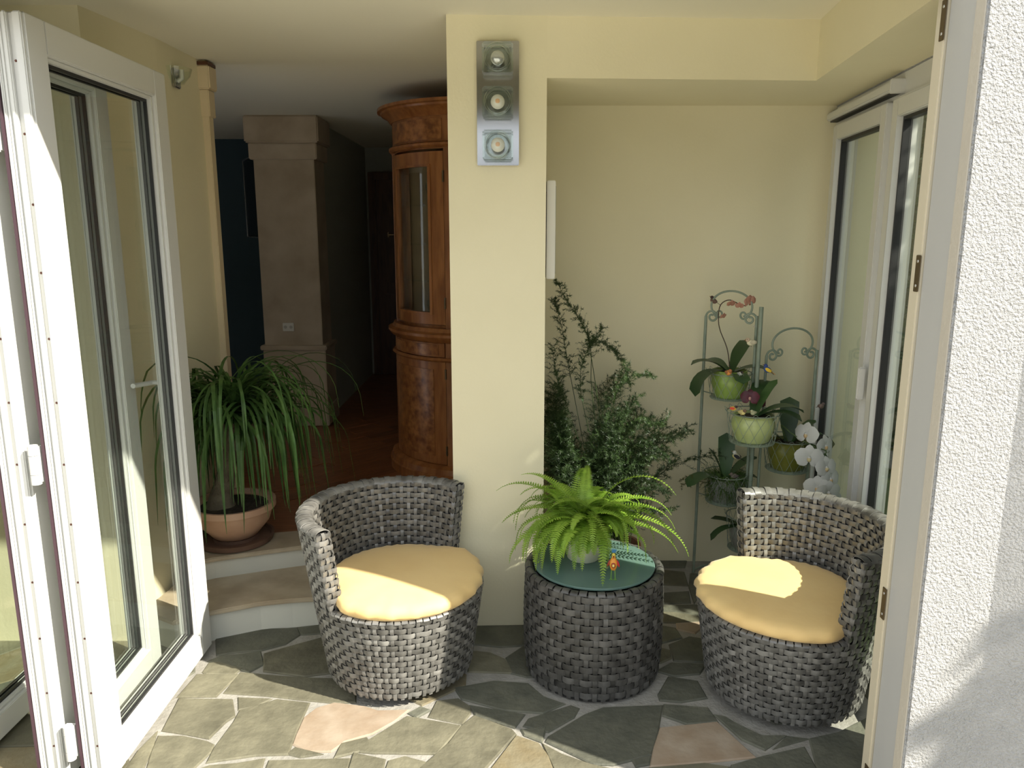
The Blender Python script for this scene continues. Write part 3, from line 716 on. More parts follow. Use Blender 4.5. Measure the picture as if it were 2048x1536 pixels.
long_stems = [
 [(1180,1000,3.3),(1185,800,3.3),(1182,700,3.32),(1165,650,3.33),(1140,610,3.35),(1112,562,3.38)],
 [(1180,1000,3.3),(1190,760,3.3),(1180,690,3.3),(1215,690,3.3),(1240,720,3.3),(1262,770,3.3)],
 [(1190,1000,3.3),(1150,800,3.35),(1135,720,3.38),(1120,640,3.4),(1108,600,3.42)],
 [(1190,1000,3.3),(1140,830,3.3),(1115,760,3.3),(1104,690,3.33)],
 [(1200,1000,3.3),(1225,830,3.25),(1250,760,3.22),(1305,750,3.2)],
 [(1200,1000,3.3),(1250,900,3.2),(1275,840,3.18),(1320,850,3.15)],
 [(1210,1010,3.3),(1270,930,3.2),(1310,900,3.18),(1345,925,3.16)],
 [(1185,1000,3.3),(1175,850,3.3),(1160,760,3.3),(1175,700,3.3),(1205,655,3.3)],
 [(1210,1010,3.3),(1260,960,3.2),(1300,965,3.15),(1335,985,3.14)],
]
for ls in long_stems:
    ctrl = [Vector((rg.uniform(-.04,.04), rg.uniform(-.04,.04), 0.23))]+[to_asp(*q) for q in ls[1:]]
    asp_stem(None, smooth_path(ctrl, 16), 0.085, 0.022, rg, 20, 0.020, 0.35).build('spray', L_ASP, asp)
for k in range(140):
    az = rg.uniform(0,2*pi); L = rg.uniform(0.40,0.88); el = rg.uniform(1.05,1.55)
    pts = curve_pts((rg.uniform(-.07,.07),rg.uniform(-.06,.06),0.23), az, el, L, rg.uniform(0.5,1.7), 12, 0.12, rg)
    pts = [Vector((max(p.x,-0.12), min(max(p.y,-0.13),0.29), p.z)) for p in pts]
    pts = [Vector((p.x-0.13*min(1,max(0,(p.z-.25)/.35)), p.y, p.z)) for p in pts]
    asp_stem(None, pts, 0.115, 0.015, rg, 22, 0.024, 0.22).build('spray', L_ASP, asp)

# ---- ponytail palm on the upper step
pp0 = Vector((-1.28, 3.36, 0.24))
palm = thing('ponytail_palm', 'ponytail palm with long drooping strap leaves in a terracotta bowl on the step', 'plant', pp0)
MB().lathe([(0,0.030),(0.085,0.030),(0.10,0.034),(0.155,0.10),(0.175,0.160),(0.187,0.163),(0.187,0.192),(0.174,0.192),(0.165,0.17),(0,0.165)], 44).build('bowl', mat('pale_terracotta',(0.50,0.30,0.19),0.8,(0.60,0.39,0.26),6), palm, smooth=40)
MB().lathe([(0,0.175),(0.08,0.178),(0.166,0.168)], 28).build('soil', SOIL, palm)
MB().lathe([(0,0.0),(0.14,0.0),(0.165,0.006),(0.172,0.030),(0.162,0.030),(0.155,0.016),(0,0.016)], 40).lathe([(0,0.014),(0.1,0.014),(0.1,0.030),(0,0.030)],24).build('saucer', mat('brown_saucer',(0.11,0.06,0.04),0.6,(0.16,0.09,0.06),8), palm, smooth=40)
tk = [Vector(p) for p in ((-.05,-.02,.165),(-.045,-.02,.22),(-.02,-.01,.32),(.0,.0,.42),(.02,.0,.52),(.03,.0,.60))]
MB().tube(smooth_path(tk,14), lambda t: 0.045*(1-t)**2.5+0.027, 14).build('trunk', mat('palm_bark',(0.12,0.10,0.065),0.9,(0.20,0.17,0.11),18,bump=0.6,bscale=50), palm, smooth=60)
rg = random.Random(21)
heads = [Vector((.03,.0,.60)), Vector((-.03,-.03,.58)), Vector((.12,.02,.56))]
MB().tube([tk[3],heads[1]],0.022,8).tube([tk[3],Vector((.07,.01,.50)),heads[2]],0.02,8).build('branch', MATS['palm_bark'], palm, smooth=60)
for k in range(298):
    h = heads[k % 3] if k % 7 else heads[0]; az = rg.uniform(0,2*pi); el = rg.uniform(0.15,1.45); L = rg.uniform(0.44,0.80)
    dr = rg.uniform(3.2,5.6)
    pts = curve_pts(h, az, el, L, dr, 16, 0.05, rg)
    q = []
    for i, p in enumerate(pts):
        x = p.x; lim = -0.155
        if x < lim: x = lim + 0.12*(x-lim)
        q.append(Vector((x, p.y, max(p.z, 0.03+0.02*rg.random() if p.y > -0.15 else -0.06))))
    w0 = rg.uniform(0.0062,0.0105); ws = [w0*min(1,0.6+i/4)*(1-(i/16)**2.2)+.0006 for i in range(17)]
    sd = [side_of(q,i)[0] for i in range(17)]
    MB().ribbon(q, ws, sd, 0.0006, 0.25).build('leaf', L_PALM, palm)

# ================================================================== CORNER CABINET
CC = Vector((-0.20, 4.66, 0.24)); D2 = radians
cab = thing('corner_cabinet', 'bow-fronted wooden corner cabinet with glazed upper door behind the pillar', 'cabinet', CC)
def sec(r0, r1, a0, a1, z0, z1, n=None):
    n = n or max(3, int((a1-a0)/4)); return MB().lathe([(r0,z0),(r1,z0),(r1,z1),(r0,z1)], n, (0,0,0), D2(a0), D2(a1), True)
def secp(name, r0, r1, a0, a1, z0, z1, m=WOOD, par=cab): return sec(r0,r1,a0,a1,z0,z1).build(name, m, par, smooth=35)
def moul(name, prof, a0, a1, m=WOOD): return MB().lathe(prof, 24, (0,0,0), D2(a0), D2(a1), True).build(name, m, cab, smooth=30)
A0, A1 = 178, 285
moul('plinth', [(0.2,0),(0.555,0),(0.555,0.05),(0.545,0.055),(0.54,0.085),(0.51,0.10),(0.2,0.10)], A0, A1)
secp('lower_carcass', 0.2, 0.488, A0, A1, 0.10, 0.80)
secp('lower_stile', 0.488, 0.505, 251, A1, 0.10, 0.80)
secp('lower_stile', 0.488, 0.505, A0, 196, 0.10, 0.80)
ld = secp('lower_door', 0.488, 0.503, 196.3, 250.6, 0.105, 0.695)
secp('door_panel', 0.503, 0.507, 203, 242, 0.15, 0.65, WOODB, ld)
for z in (0.16,0.60): MB().tube([(0.506*cos(D2(250.8)),0.506*sin(D2(250.8)),z),(0.506*cos(D2(250.8)),0.506*sin(D2(250.8)),z+.055)],0.006,8).build('hinge', BRASS, ld, smooth=50)
moul('drawer_moulding', [(0.48,0.695),(0.512,0.695),(0.524,0.706),(0.512,0.718),(0.48,0.718)], A0, A1)
dw = secp('drawer', 0.488, 0.503, 197, 250, 0.722, 0.798); secp('drawer_panel', 0.503, 0.507, 201, 246, 0.732, 0.79, WOODB, dw)
moul('waist_moulding', [(0.2,0.80),(0.505,0.80),(0.53,0.815),(0.545,0.835),(0.545,0.85),(0.52,0.86),(0.51,0.88),(0.2,0.88)], A0, A1)
secp('upper_stile', 0.40, 0.495, A0, 190, 0.88, 1.84); secp('upper_stile', 0.40, 0.495, 251, A1, 0.88, 1.84)
secp('upper_floor', 0.05, 0.47, A0, A1, 0.87, 0.895); secp('upper_top', 0.05, 0.48, A0, A1, 1.835, 1.86)
MB().box(-0.02,0.0,-0.40,0.0,0.88,1.85).box(-0.40,0.0,-0.02,0.0,0.88,1.85).build('back_panel', mat('pale_back',(0.30,0.19,0.10),0.6,(0.36,0.23,0.12),6), cab)
ud = sec(0.468,0.492,190.5,204,0.90,1.82).build('glazed_door', WOOD, cab, smooth=35)
for nm, a0, a1, z0, z1 in (('door_stile',241,250.6,0.90,1.82),('door_rail',204,241,0.90,0.965),('door_rail',204,241,1.745,1.82)):
    secp(nm, 0.468, 0.492, a0, a1, z0, z1, WOOD, ud)
sec(0.492,0.497,203,205.5,0.955,1.755).build('door_bead', WOOD, ud, smooth=35); sec(0.492,0.497,239.5,241.5,0.955,1.755).build('door_bead', WOOD, ud, smooth=35)
sec(0.492,0.497,205.5,239.5,1.743,1.755).build('door_bead', WOOD, ud, smooth=35); sec(0.492,0.497,205.5,239.5,0.955,0.967).build('door_bead', WOOD, ud, smooth=35)
sec(0.478,0.481,203.5,241.5,0.96,1.75,14).build('pane', WGLASS, ud, smooth=35)
for z in (0.99,1.66): MB().tube([(0.498*cos(D2(250.8)),0.498*sin(D2(250.8)),z),(0.498*cos(D2(250.8)),0.498*sin(D2(250.8)),z+.06)],0.006,8).build('hinge', BRASS, ud, smooth=50)
ky = MB().tube([(0.50*cos(D2(192)),0.50*sin(D2(192)),1.385),(0.53*cos(D2(192)),0.53*sin(D2(192)),1.385)],0.003,6)
ky.tube([(0.53*cos(D2(192))+.0, 0.53*sin(D2(192))+.012*cos(q), 1.385+.012*sin(q)) for q in [k*pi/6 for k in range(12)]], 0.0025, 5, True).build('key', BRASS, ud, smooth=50)
for z in (1.13,1.33,1.54):
    sec(0.02,0.46,A0,270,z,z+0.008).build('glass_shelf', CGLASS, cab, smooth=35)
moul('frieze_moulding', [(0.2,1.84),(0.50,1.84),(0.512,1.85),(0.512,1.862),(0.498,1.87),(0.2,1.87)], A0, A1)
secp('frieze', 0.2, 0.490, A0, A1, 1.87, 2.00); secp('frieze_panel', 0.490, 0.494, 196, 250, 1.88, 1.985, WOODB)
moul('cornice', [(0.2,2.00),(0.495,2.00),(0.505,2.01),(0.52,2.03),(0.55,2.045),(0.555,2.055),(0.572,2.06),(0.572,2.075),(0.2,2.08)], A0, A1)
gob_prof = [(0,0),(0.022,0.0),(0.020,0.003),(0.004,0.008),(0.003,0.05),(0.018,0.065),(0.025,0.09),(0.023,0.12),(0.021,0.12),(0.022,0.09),(0.015,0.068),(0,0.058)]
gmesh = None
for k, (a, r_, z) in enumerate(((232,.30,1.548),(224,.36,1.548),(236,.34,1.338),(226,.27,1.338),(220,.35,0.897),(232,.28,0.897),(239,.36,0.897))):
    loc = CC+Vector((r_*cos(D2(a)), r_*sin(D2(a)), z))
    if gmesh is None:
        g = MB().lathe(gob_prof, 20).build('glass_goblet', CGLASS, None, smooth=50); gmesh = g.data
    else: g = link('glass_goblet', gmesh)
    g.location = loc
    where = {1.548: 'on the uppermost glass shelf of the wooden cabinet', 1.338: 'on the middle glass shelf of the wooden cabinet', 0.897: 'on the wooden bottom of the glazed cabinet'}[z]
    tag(g, 'clear stemmed glass '+where, 'glass', 'stemmed glasses '+where)
bw = MB().lathe([(0,0),(0.02,0.0),(0.022,0.006),(0.05,0.055),(0.047,0.056),(0.02,0.012),(0,0.01)], 20).build('glass_bowl', mat('smoky_glass',(0.03,0.04,0.05),0.1), None, smooth=50)
bw.location = CC+Vector((0.36*cos(D2(237)),0.36*sin(D2(237)),1.138)); tag(bw, 'dark smoky bowl on a shelf inside the wooden cabinet', 'bowl')

# ================================================================== THINGS ON THE WALLS
FY = 3.003
lamp = thing('wall_lamp', 'chrome wall lamp with three glass cube shades on the pillar', 'lamp', (-0.052, FY, 2.108))
MB().box(-0.078,0.078,-0.012,0.0,-0.219,0.219).build('back_plate', CHROME, lamp, bevel=0.002)
BULB = mat('bulb_glass', (0.75,0.72,0.66), 0.2); 
for k, z in enumerate((0.150,0.0,-0.150)):
    c = MB().box(-0.056,0.056,-0.085,-0.012,z-0.052,z+0.052).build('glass_cube', CGLASS, lamp, bevel=0.006)
    for rr, yy in ((0.046,-0.0855),(0.040,-0.06),(0.044,-0.03)):
        MB().tube([(rr*cos(q),yy,z+rr*sin(q)) for q in [j*2*pi/24 for j in range(24)]], 0.0035, 6, True).build('glass_ring', CGLASS, c, smooth=60)
    b = MB(); b.ell((0,-0.062,z),(0.026,0.022,0.026),16,10); b.tube([(0,-0.012,z),(0,-0.05,z)],0.014,14)
    bo = b.build('bulb', BULB if k else mat('silver_bulb',(0.6,0.6,0.6),0.15,metal=0.6), c, smooth=60)
    MB().tube([(0,-0.012,z),(0,-0.03,z)],0.018,14).build('socket', CHROME, c, smooth=50)
    if k: MB().ell((0,-0.080,z),(0.010,0.005,0.010),10,6).build('filament_core', mat('amber',(0.75,0.45,0.25),0.4), bo, smooth=60)
cvs = thing('canvas_picture', 'white edged picture panel hung on the pillar inside the niche', 'picture', (0.150, 3.30, 1.65))
MB().box(-0.014,0.020,-0.22,0.22,-0.19,0.19).build('panel', mat('canvas_white',(0.80,0.78,0.70),0.8), cvs, bevel=0.003)
MB().box(0.020,0.023,-0.20,0.20,-0.17,0.17).build('picture_face', mat('canvas_print',(0.55,0.50,0.40),0.8,(0.40,0.42,0.35),6), cvs)
MB().box(-0.020,-0.014,-0.18,0.18,-0.15,0.15).build('hanging_batten', WOODD, cvs)
sc = thing('wall_sconce', 'small clear glass half-dome lamp on the side wall behind the open door', 'lamp', (-1.449, 3.50, 2.29))
MB().lathe([(0.0,-0.075),(0.035,-0.062),(0.062,-0.03),(0.072,0.0),(0.069,0.0),(0.058,-0.03),(0.033,-0.057),(0,-0.070)], 24, (0,0,0.04), -pi/2-.3, pi/2+.3).build('shade', CGLASS, sc, smooth=60)
MB().box(-0.003,0.012,-0.03,0.03,-0.04,0.04).build('bracket', CHROME, sc, bevel=0.004)
MB().tube([(0.01,0,-0.01),(0.03,0,0.0),(0.03,0,0.035)],0.010,10).build('bulb', BULB, sc, smooth=60)
tv = thing('television', 'flat black television with silver edge beside the marble column', 'television', (-2.02, 6.2, 1.9), radians(-62))
MB().box(-0.30,0.30,-0.02,0.02,-0.30,0.30).build('screen', BLACK, tv, bevel=0.004)
MB().box(-0.306,-0.30,-0.024,0.022,-0.306,0.306).box(0.30,0.306,-0.024,0.022,-0.306,0.306).box(-0.30,0.30,-0.024,0.022,0.30,0.306).box(-0.30,0.30,-0.024,0.022,-0.306,-0.30).build('bezel', SILVER, tv)
MB().tube([(0,0.02,0),(-0.2,0.12,0),(-0.625,0.33,0)],0.02,8).build('wall_bracket', BLACK, tv)
so = thing('wall_socket', 'double white socket plate on the marble column', 'socket', tuple(atY(577,654,5.515)))
MB().box(-0.04,0.04,-0.008,0.006,-0.03,0.03).build('plate', mat('socket_white',(0.75,0.72,0.65),0.5), so, bevel=0.003)
for x in (-0.02,0.02): MB().tube([(x,-0.0085,0),(x,-0.004,0)],0.012,12).build('outlet', mat('socket_inner',(0.5,0.48,0.42),0.6), so)

# ================================================================== ORCHID STAND
YL, YC, YR = 3.53, 3.36, 3.47
std = thing('orchid_stand', 'sage green folding wire plant stand with scrolled tops and hanging baskets', 'plant stand', tuple(atY(1510,1095,YC)*Vector((1,1,0)) if False else (1.12, YC, 0.0)))
SB = Vector(std.location)
def sp(x, y, Y): return atY(x, y, Y)-SB
def spole(name, x0, y0, x1, Y, r=0.0075, zbot=0.0):
    top = atY(x0,y0,Y); bx = top.x
    return MB().tube([(bx-SB.x,Y-SB.y,zbot),(bx-SB.x,Y-SB.y,top.z)], r, 10).build(name, IRON, std, smooth=50), Vector((bx,Y,top.z))
_, pL = spole('pole', 1412, 632, 0, YL, 0.007); _, pC = spole('pole', 1523, 614, 0, YC, 0.0095); _, pC2 = spole('pole', 1514, 632, 0, YC+0.03, 0.0065)
_, pR = spole('pole', 1634, 700, 0, YR, 0.007); _, pM = spole('pole', 1533, 712, 0, YC+0.035, 0.006)
def spiral(c, r0, turns, start, e1, e2, sgn=1, n=26):
    return [c + (e1*cos(start+sgn*turns*2*pi*k/n) + e2*sin(start+sgn*turns*2*pi*k/n))*(r0*(1-.75*k/n)) for k in range(n+1)]
def scroll_top(a, b, h, name):
    """hoop between two poles with C scrolls at both ends, in the panel's plane"""
    e1 = Vector((b.x-a.x, b.y-a.y, 0)); wdt = e1.length; e1.normalize(); e2 = Vector((0,0,1)); z0 = (a.z+b.z)/2-0.005; mid = Vector(((a.x+b.x)/2,(a.y+b.y)/2,z0)); mb = MB()
    R1 = wdt*0.40; hoop_c = mid+e2*(h*0.42)
    arc = [hoop_c+e1*(R1*cos(q))+e2*(h*0.60*sin(q)) for q in [radians(-35)+radians(250)*k/30 for k in range(31)]]
    for s in (0,1):
        sg = 1 if s == 0 else -1
        end = arc[-1] if s == 0 else arc[0]
        c1 = end+e1*(sg*0.020)+e2*0.004
        mb.tube(spiral(c1, 0.021, 1.25, pi if s == 0 else 0, e1, e2, 1 if s == 0 else -1), 0.0045, 7)
        pt = a if s == 0 else b
        base = Vector((pt.x,pt.y,z0)); c2 = base+e1*(sg*0.030)-e2*0.004
        mb.tube([base-e2*0.05, base]+spiral(c2, 0.030, 1.35, pi if s == 0 else 0, e1, e2, -1 if s == 0 else 1), 0.0050, 7)
    mb.tube(arc, 0.0048, 7)
    return MB().add([Vector(v)-SB for v in mb.v], mb.f).build(name, IRON, std, smooth=50)
scroll_top(pL, pC2, 0.115, 'scroll_top'); scroll_top(pM, pR, 0.115, 'scroll_top')
MB().tube([Vector((pL.x,YL,0.012))-SB, Vector((pL.x+.04,YL-.03,0.05))-SB, Vector((1.05,3.45,0.075))-SB, Vector((pC.x-.03,YC+.02,0.05))-SB, Vector((pC.x,YC,0.012))-SB], 0.005, 7).build('foot_arch', IRON, std, smooth=50)
def basket(cx, ytop, ybot, Y, half, pole, n=14):
    top = atY(cx, ytop, Y); bot = atY(cx, ybot, Y); c = Vector((top.x, Y, 0)); zt, zb = top.z, bot.z
    rt = half; rb = half*0.84
    b = MB().tube([(rt*cos(q),rt*sin(q),0) for q in [k*2*pi/30 for k in range(30)]], 0.0024, 6, True).build('basket', IRON, std, loc=Vector((c.x,c.y,zt))-SB, smooth=50)
    h = zb-zt
    MB().lathe([(0,h),(rb,h),(rb+.003,h+.004),(rb,h+.006),(0,h+.005)], 30).build('basket_tray', IRON, b, smooth=40)
    mb = MB()
    for k in range(n):
        a = 2*pi*k/n
        for sg in (-1,1):
            a2 = a+sg*2*pi/n*1.5
            pts = []
            for q in range(5):
                t = q/4; aa = a+(a2-a)*t; R = rt+(rb-rt)*t; pts.append((R*cos(aa),R*sin(aa),h*t+.0005*sg))
            mb.tube(pts, 0.0011, 4)
        pts = [((rt+.002+.010*sin(q))*cos(a+.22*(q/pi-.5)),(rt+.002+.010*sin(q))*sin(a+.22*(q/pi-.5)),0.014*sin(q)) for q in [j*pi/5 for j in range(6)]]
        mb.tube(pts, 0.0011, 4)
    mb.build('basket_wire', IRON, b)
    pd = Vector((pole.x-c.x, pole.y-c.y, h+.01)); u = Vector((pd.x,pd.y,0)).normalized()
    MB().tube([u*rb+Vector((0,0,h+.006)), pd], 0.003, 6).build('basket_arm', IRON, b)
    return Vector((c.x,c.y,zb+.006)), Vector((c.x,c.y,zt)), rt, rb
BK = [basket(1460,745,796,3.42,0.098,pL), basket(1507,824,884,3.25,0.112,pC), basket(1577,876,938,3.40,0.110,pR), basket(1452,946,1002,3.44,0.102,pL), basket(1494,1030,1096,3.45,0.095,pC2)]

# ---- orchids
rg = random.Random(9)
def strap(base, az, el, L, wd, droop, rg, m=L_ORCH, par=None, roll=0.0):
    pts = curve_pts(base, az, el, L, droop, 9, 0.0, rg); sd = []
    for i in range(10):
        s, t = side_of(pts, i)
        s = (Matrix.Rotation(roll, 3, t) @ s); sd.append(s)
    ws = [wd*(0.35+1.3*(i/9))*(1 if i < 6 else sqrt(max(0,1-((i-5.4)/3.7)**2))) if i < 10 else 0 for i in range(10)]
    ws = [min(w, wd) for w in ws]; ws[-1] = 0.0012
    return MB().ribbon(pts, ws, sd, 0.0018, 0.18).build('leaf', m, par, smooth=60)
def pot_round(col, r, h, par, name='pot'):
    return MB().lathe([(0,0),(r*.72,0),(r*.8,h*.06),(r*.98,h*.5),(r*1.0,h*.75),(r*.9,h*.93),(r*.94,h),(r*.86,h),(r*.82,h*.9),(0,h*.88)], 32).build(name, col, par, smooth=45)
def bark(r, z, par): return MB().lathe([(0,z+.006),(r*.5,z+.005),(r*.84,z)], 20).build('bark_mix', SOIL, par)
PETAL = mat('white_petal', (0.80,0.80,0.76), 0.5, trans=0.25)
LIP = mat('orchid_lip', (0.70,0.42,0.20), 0.5, (0.75,0.65,0.35), 40)
def flower(par, loc, normal, size, m=PETAL, lip=LIP, name='flower'):
    nrm = Vector(normal).normalized(); q = nrm.to_track_quat('Z','Y').to_matrix().to_4x4()
    root = MB().ell((0,0,-.004),(size*.10,size*.10,size*.16),8,6).build(name, m, par); root.matrix_local = Matrix.Translation(loc) @ q
    for a, L, w in ((90,.50,.20),(215,.50,.20),(325,.50,.20),(10,.55,.34),(170,.55,.34)):
        A = radians(a); d = Vector((cos(A),sin(A),0)); s = Vector((-sin(A),cos(A),0))
        lift = .002 if w > .3 else 0
        pts = [d*(L*size*t)+Vector((0,0,lift+size*(.06*sin(t*pi)-.05*t*t))) for t in (0,.2,.45,.7,.9,1.0)]
        MB().ribbon(pts, [w*size*k for k in (.15,.62,.98,.9,.5,.08)], [s]*6, 0.0012, 0.06).build('petal', m, root, smooth=70)
    MB().ell((0,-size*.06,size*.06),(size*.08,size*.12,size*.07),8,6).build('lip', lip, root, smooth=60)
    return root
def potted(name, label, bk, col, r, h, leaves, group=None):
    t = thing(name, label, 'orchid', bk[0]); pot_round(col, r, h, t); bark(r, h*.9, t)
    for az, el, L, wd, dr in leaves: strap(Vector((cos(az)*.012, sin(az)*.012, h*.9)), az, el, L*1.12, wd*1.2, dr, rg, L_ORCH, t)
    return t
LIME = mat('lime_pot', (0.22,0.33,0.06), 0.25, (0.30,0.42,0.10), 5); PALE = mat('pale_lime_pot', (0.42,0.50,0.18), 0.3, (0.52,0.58,0.26), 6)
OLV = mat('olive_pot', (0.16,0.17,0.02), 0.3, (0.22,0.22,0.04), 5); CLEAR = mat('grey_pot', (0.24,0.25,0.22), 0.3)
R = radians
o1 = potted('potted_orchid', 'orchid with faded pink blooms in the lime green pot of the topmost basket', BK[0], LIME, 0.083, 0.125,
   [(R(185),0.75,0.17,.024,1.6),(R(200),0.30,0.21,.036,2.6),(R(40),1.15,0.17,.030,1.0),(R(350),0.45,0.17,.034,1.4),(R(280),0.2,0.12,.03,1.2),(R(120),.6,.15,.03,1.2)])
L0 = Vector(o1.location)
stem = [atY(x,y,3.42)-L0 for x,y in ((1457,742),(1455,700),(1440,660),(1437,635),(1441,610),(1458,600),(1478,608),(1492,612))]
stem[0] = Vector((0,0,.11)); MB().tube(smooth_path(stem,26), 0.0022, 6).build('flower_stem', STEM, o1, smooth=60)
PINK = mat('faded_pink_petal', (0.55,0.26,0.18), 0.6, (0.66,0.38,0.28), 30, trans=0.3)
for x, y, n, s_ in ((1446,632,(0.5,-.7,-.5),.026),(1462,607,(.2,-.8,-.6),.030),(1479,611,(-.3,-.8,-.5),.028),(1496,604,(.5,-.8,.1),.036),(1502,600,(.3,-.9,.3),.036)):
    flower(o1, atY(x,y,3.41)-L0, n, s_*1.3, PINK, PINK)
o2 = potted('potted_orchid', 'dark leaved orchid in the pale lime pot of the middle basket', BK[1], PALE, 0.092, 0.118,
   [(R(60),1.0,0.20,.034,1.0),(R(20),1.2,0.17,.022,0.6),(R(0),0.6,0.20,.03,1.5),(R(330),.5,.18,.03,1.4)])
L0 = Vector(o2.location)
MAR = mat('maroon_petal', (0.06,0.006,0.015), 0.5, (0.12,0.015,0.03), 20)
flower(o2, atY(1500,795,3.26)-L0, (-.3,-.85,.2), .075, MAR, mat('maroon_lip',(0.45,0.08,0.08),0.5,(0.7,0.6,0.5),30)); flower(o2, atY(1522,806,3.30)-L0, (.5,-.8,.1), .06, MAR, MATS['maroon_lip'])
o3 = potted('potted_orchid', 'white moth orchid with a hanging spray of blooms in the olive pot', BK[2], OLV, 0.09, 0.13,
   [(R(75),1.35,0.19,.035,0.35),(R(170),0.75,0.22,.034,1.7),(R(5),0.65,0.22,.026,2.4),(R(330),0.1,0.17,.034,1.6),(R(20),.85,.15,.022,.7)])
L0 = Vector(o3.location)
stem = [Vector((0,0,.12))]+[atY(x,y,Y)-L0 for x,y,Y in ((1562,850,3.33),(1585,868,3.28),(1625,892,3.24),(1652,902,3.22),(1645,915,3.21),(1635,945,3.20),(1643,975,3.19),(1650,990,3.19))]
MB().tube(smooth_path(stem,30), 0.0026, 6).build('flower_stem', GSTEM, o3, smooth=60)
for x, y, Y, n, s_ in ((1613,868,3.24,(-.75,-.6,.1),.105),(1618,915,3.19,(-.25,-.95,.05),.112),(1650,892,3.25,(.5,-.8,.1),.10),(1652,935,3.18,(.3,-.9,.1),.10),(1634,975,3.17,(-.35,-.9,.1),.105),(1660,958,3.19,(.4,-.85,.1),.10),(1656,985,3.15,(.2,-.9,-.15),.11),(1665,1002,3.16,(.4,-.85,-.2),.095),(1640,1000,3.17,(0,-.9,-.3),.09)):
    flower(o3, atY(x,y,Y)-L0, n, s_)
o4 = potted('potted_orchid', 'orchid with upright dark leaf above trailing moss in the lower basket', BK[3], CLEAR, 0.082, 0.115,
   [(R(80),1.42,0.19,.032,0.3),(R(150),1.25,0.14,.010,0.5),(R(200),0.45,0.19,.036,1.6),(R(15),0.9,0.16,.026,1.0),(R(350),0.4,.12,.02,.9)])
rg = random.Random(17); mb = MB()
for k in range(420):
    a = rg.uniform(0,2*pi); r_ = sqrt(rg.random())*.085; p = Vector((r_*cos(a), r_*sin(a), 0.115)); d = Vector((cos(a)*.6, sin(a)*.6-.25, rg.uniform(-.3,.9)))
    feather(mb, p, d, rg.uniform(.03,.07), rg, 9, 0.012)
for k in range(260):
    a = rg.uniform(-2.9,-0.2); p = Vector((.085*cos(a),.085*sin(a),rg.uniform(.03,.12))); feather(mb, p, Vector((cos(a)*.7,sin(a)*.7,rg.uniform(-1.2,-.1))), rg.uniform(.03,.07), rg, 9, 0.012)
for k in range(120):
    feather(mb, Vector((0.075+rg.uniform(-.02,.03),-.05+rg.uniform(-.03,.03),0.09-k/120*.17)), Vector((rg.uniform(-.3,.6),rg.uniform(-.6,.2),-.8)), .05, rg, 9, .012)
mb.build('moss', leafmat('moss_green',(0.05,0.11,0.015),(0.09,0.17,0.03),0.3), o4, kind='stuff')
for y in (.115,.085): asp_stem(None, curve_pts((-.07,-.02,y),pi+.1*y,0.3,0.16,1.2,10,.1,rg), .05, .014, rg, 14, .016, .1, .001).build('asparagus_sprig', leafmat('sprig_green',(0.10,0.11,0.03),(0.16,0.15,0.05),.3), o4)
o5 = potted('potted_orchid', 'small orchid with two drooping strap leaves in the lowest basket', BK[4], CLEAR, 0.078, 0.11,
   [(R(190),0.25,0.17,.020,1.7),(R(160),0.35,0.14,.022,0.6),(R(340),.4,.15,.022,1.0)])

# ---- little decorative birds
def bird(label, loc, yaw, L, body, head=None, wing=None, tail=None, beak=(0.25,0.12,0.03), pitch=0.0, belly=None, perch=True):
    """L = body length in metres; faces local +x"""
    head = head or body; wing = wing or body; tail = tail or wing
    def C(c): return mat('feather_%02d_%02d_%02d' % tuple(int(k*99) for k in c), c, 0.8, tuple(min(1,k*1.25+.01) for k in c), 60, bump=0.2, bscale=90)
    t = thing('decorative_bird', label, 'bird ornament', loc, yaw, 'little ornamental birds among the orchids'); Rm = Matrix.Rotation(-pitch,3,'Y')
    def E(c, r): return MB().ell(Rm @ (Vector(c)*L), tuple(k*L for k in r), 12, 8, Rm)
    E((0,0,.30),(.36,.24,.25)).build('body', C(body), t, smooth=70)
    if belly: E((.06,0,.24),(.31,.21,.21)).build('belly', C(belly), t, smooth=70)
    h = E((.30,0,.52),(.19,.17,.17)).build('head', C(head), t, smooth=70)
    for s in (-1,1): E((.40,s*.12,.56),(.03,.03,.03)).build('eye', BLACK, h)
    MB().tube([Rm @ (Vector((.44,0,.52))*L), Rm @ (Vector((.60,0,.49))*L)], lambda q: L*(.055*(1-q)+.006), 6).build('beak', C(beak), h, smooth=60)
    for s in (-1,1):
        E((-.08,s*.20,.34),(.30,.06,.16)).build('wing', C(wing), t, smooth=70)
    MB().ribbon([Rm @ (Vector((x,0,z))*L) for x,z in ((-.25,.32),(-.5,.30),(-.8,.27))], [.08*L,.09*L,.07*L], [Rm @ Vector((0,1,0))]*3, .02*L).build('tail', C(tail), t)
    for s in (-1,1): MB().tube([Rm @ (Vector((.02,s*.08,.10))*L), Vector((.02*L,s*.08*L,-.01*L))], .018*L, 5).build('leg', C((.12,.08,.05)), t)
    return t
def bp(x, y, Y): return tuple(atY(x, y, Y))
bird('brown bird with dark head perched on the top scroll of the plant stand', bp(1424,607,3.52), R(160), .046, (.16,.09,.07), (.04,.02,.02), (.12,.07,.05), pitch=.5)
bird('tiny white bird peeping out behind the tall pole of the plant stand', bp(1513,660,3.40), R(200), .030, (.62,.58,.50))
bird('cream bird with rust face sitting on the orchid leaf below the tall pole', bp(1502,693,3.36), R(190), .058, (.66,.62,.44), (.55,.42,.30), (.55,.50,.36))
bird('orange breasted bird on the rim of the lime green pot', bp(1457,752,3.335), R(-80), .048, (.72,.26,.05), (.45,.18,.08), (.40,.18,.08))
bird('small white and black bird on the rim of the lime green pot', bp(1480,752,3.335), R(-60), .034, (.6,.6,.55), (.03,.03,.03), (.3,.3,.28))
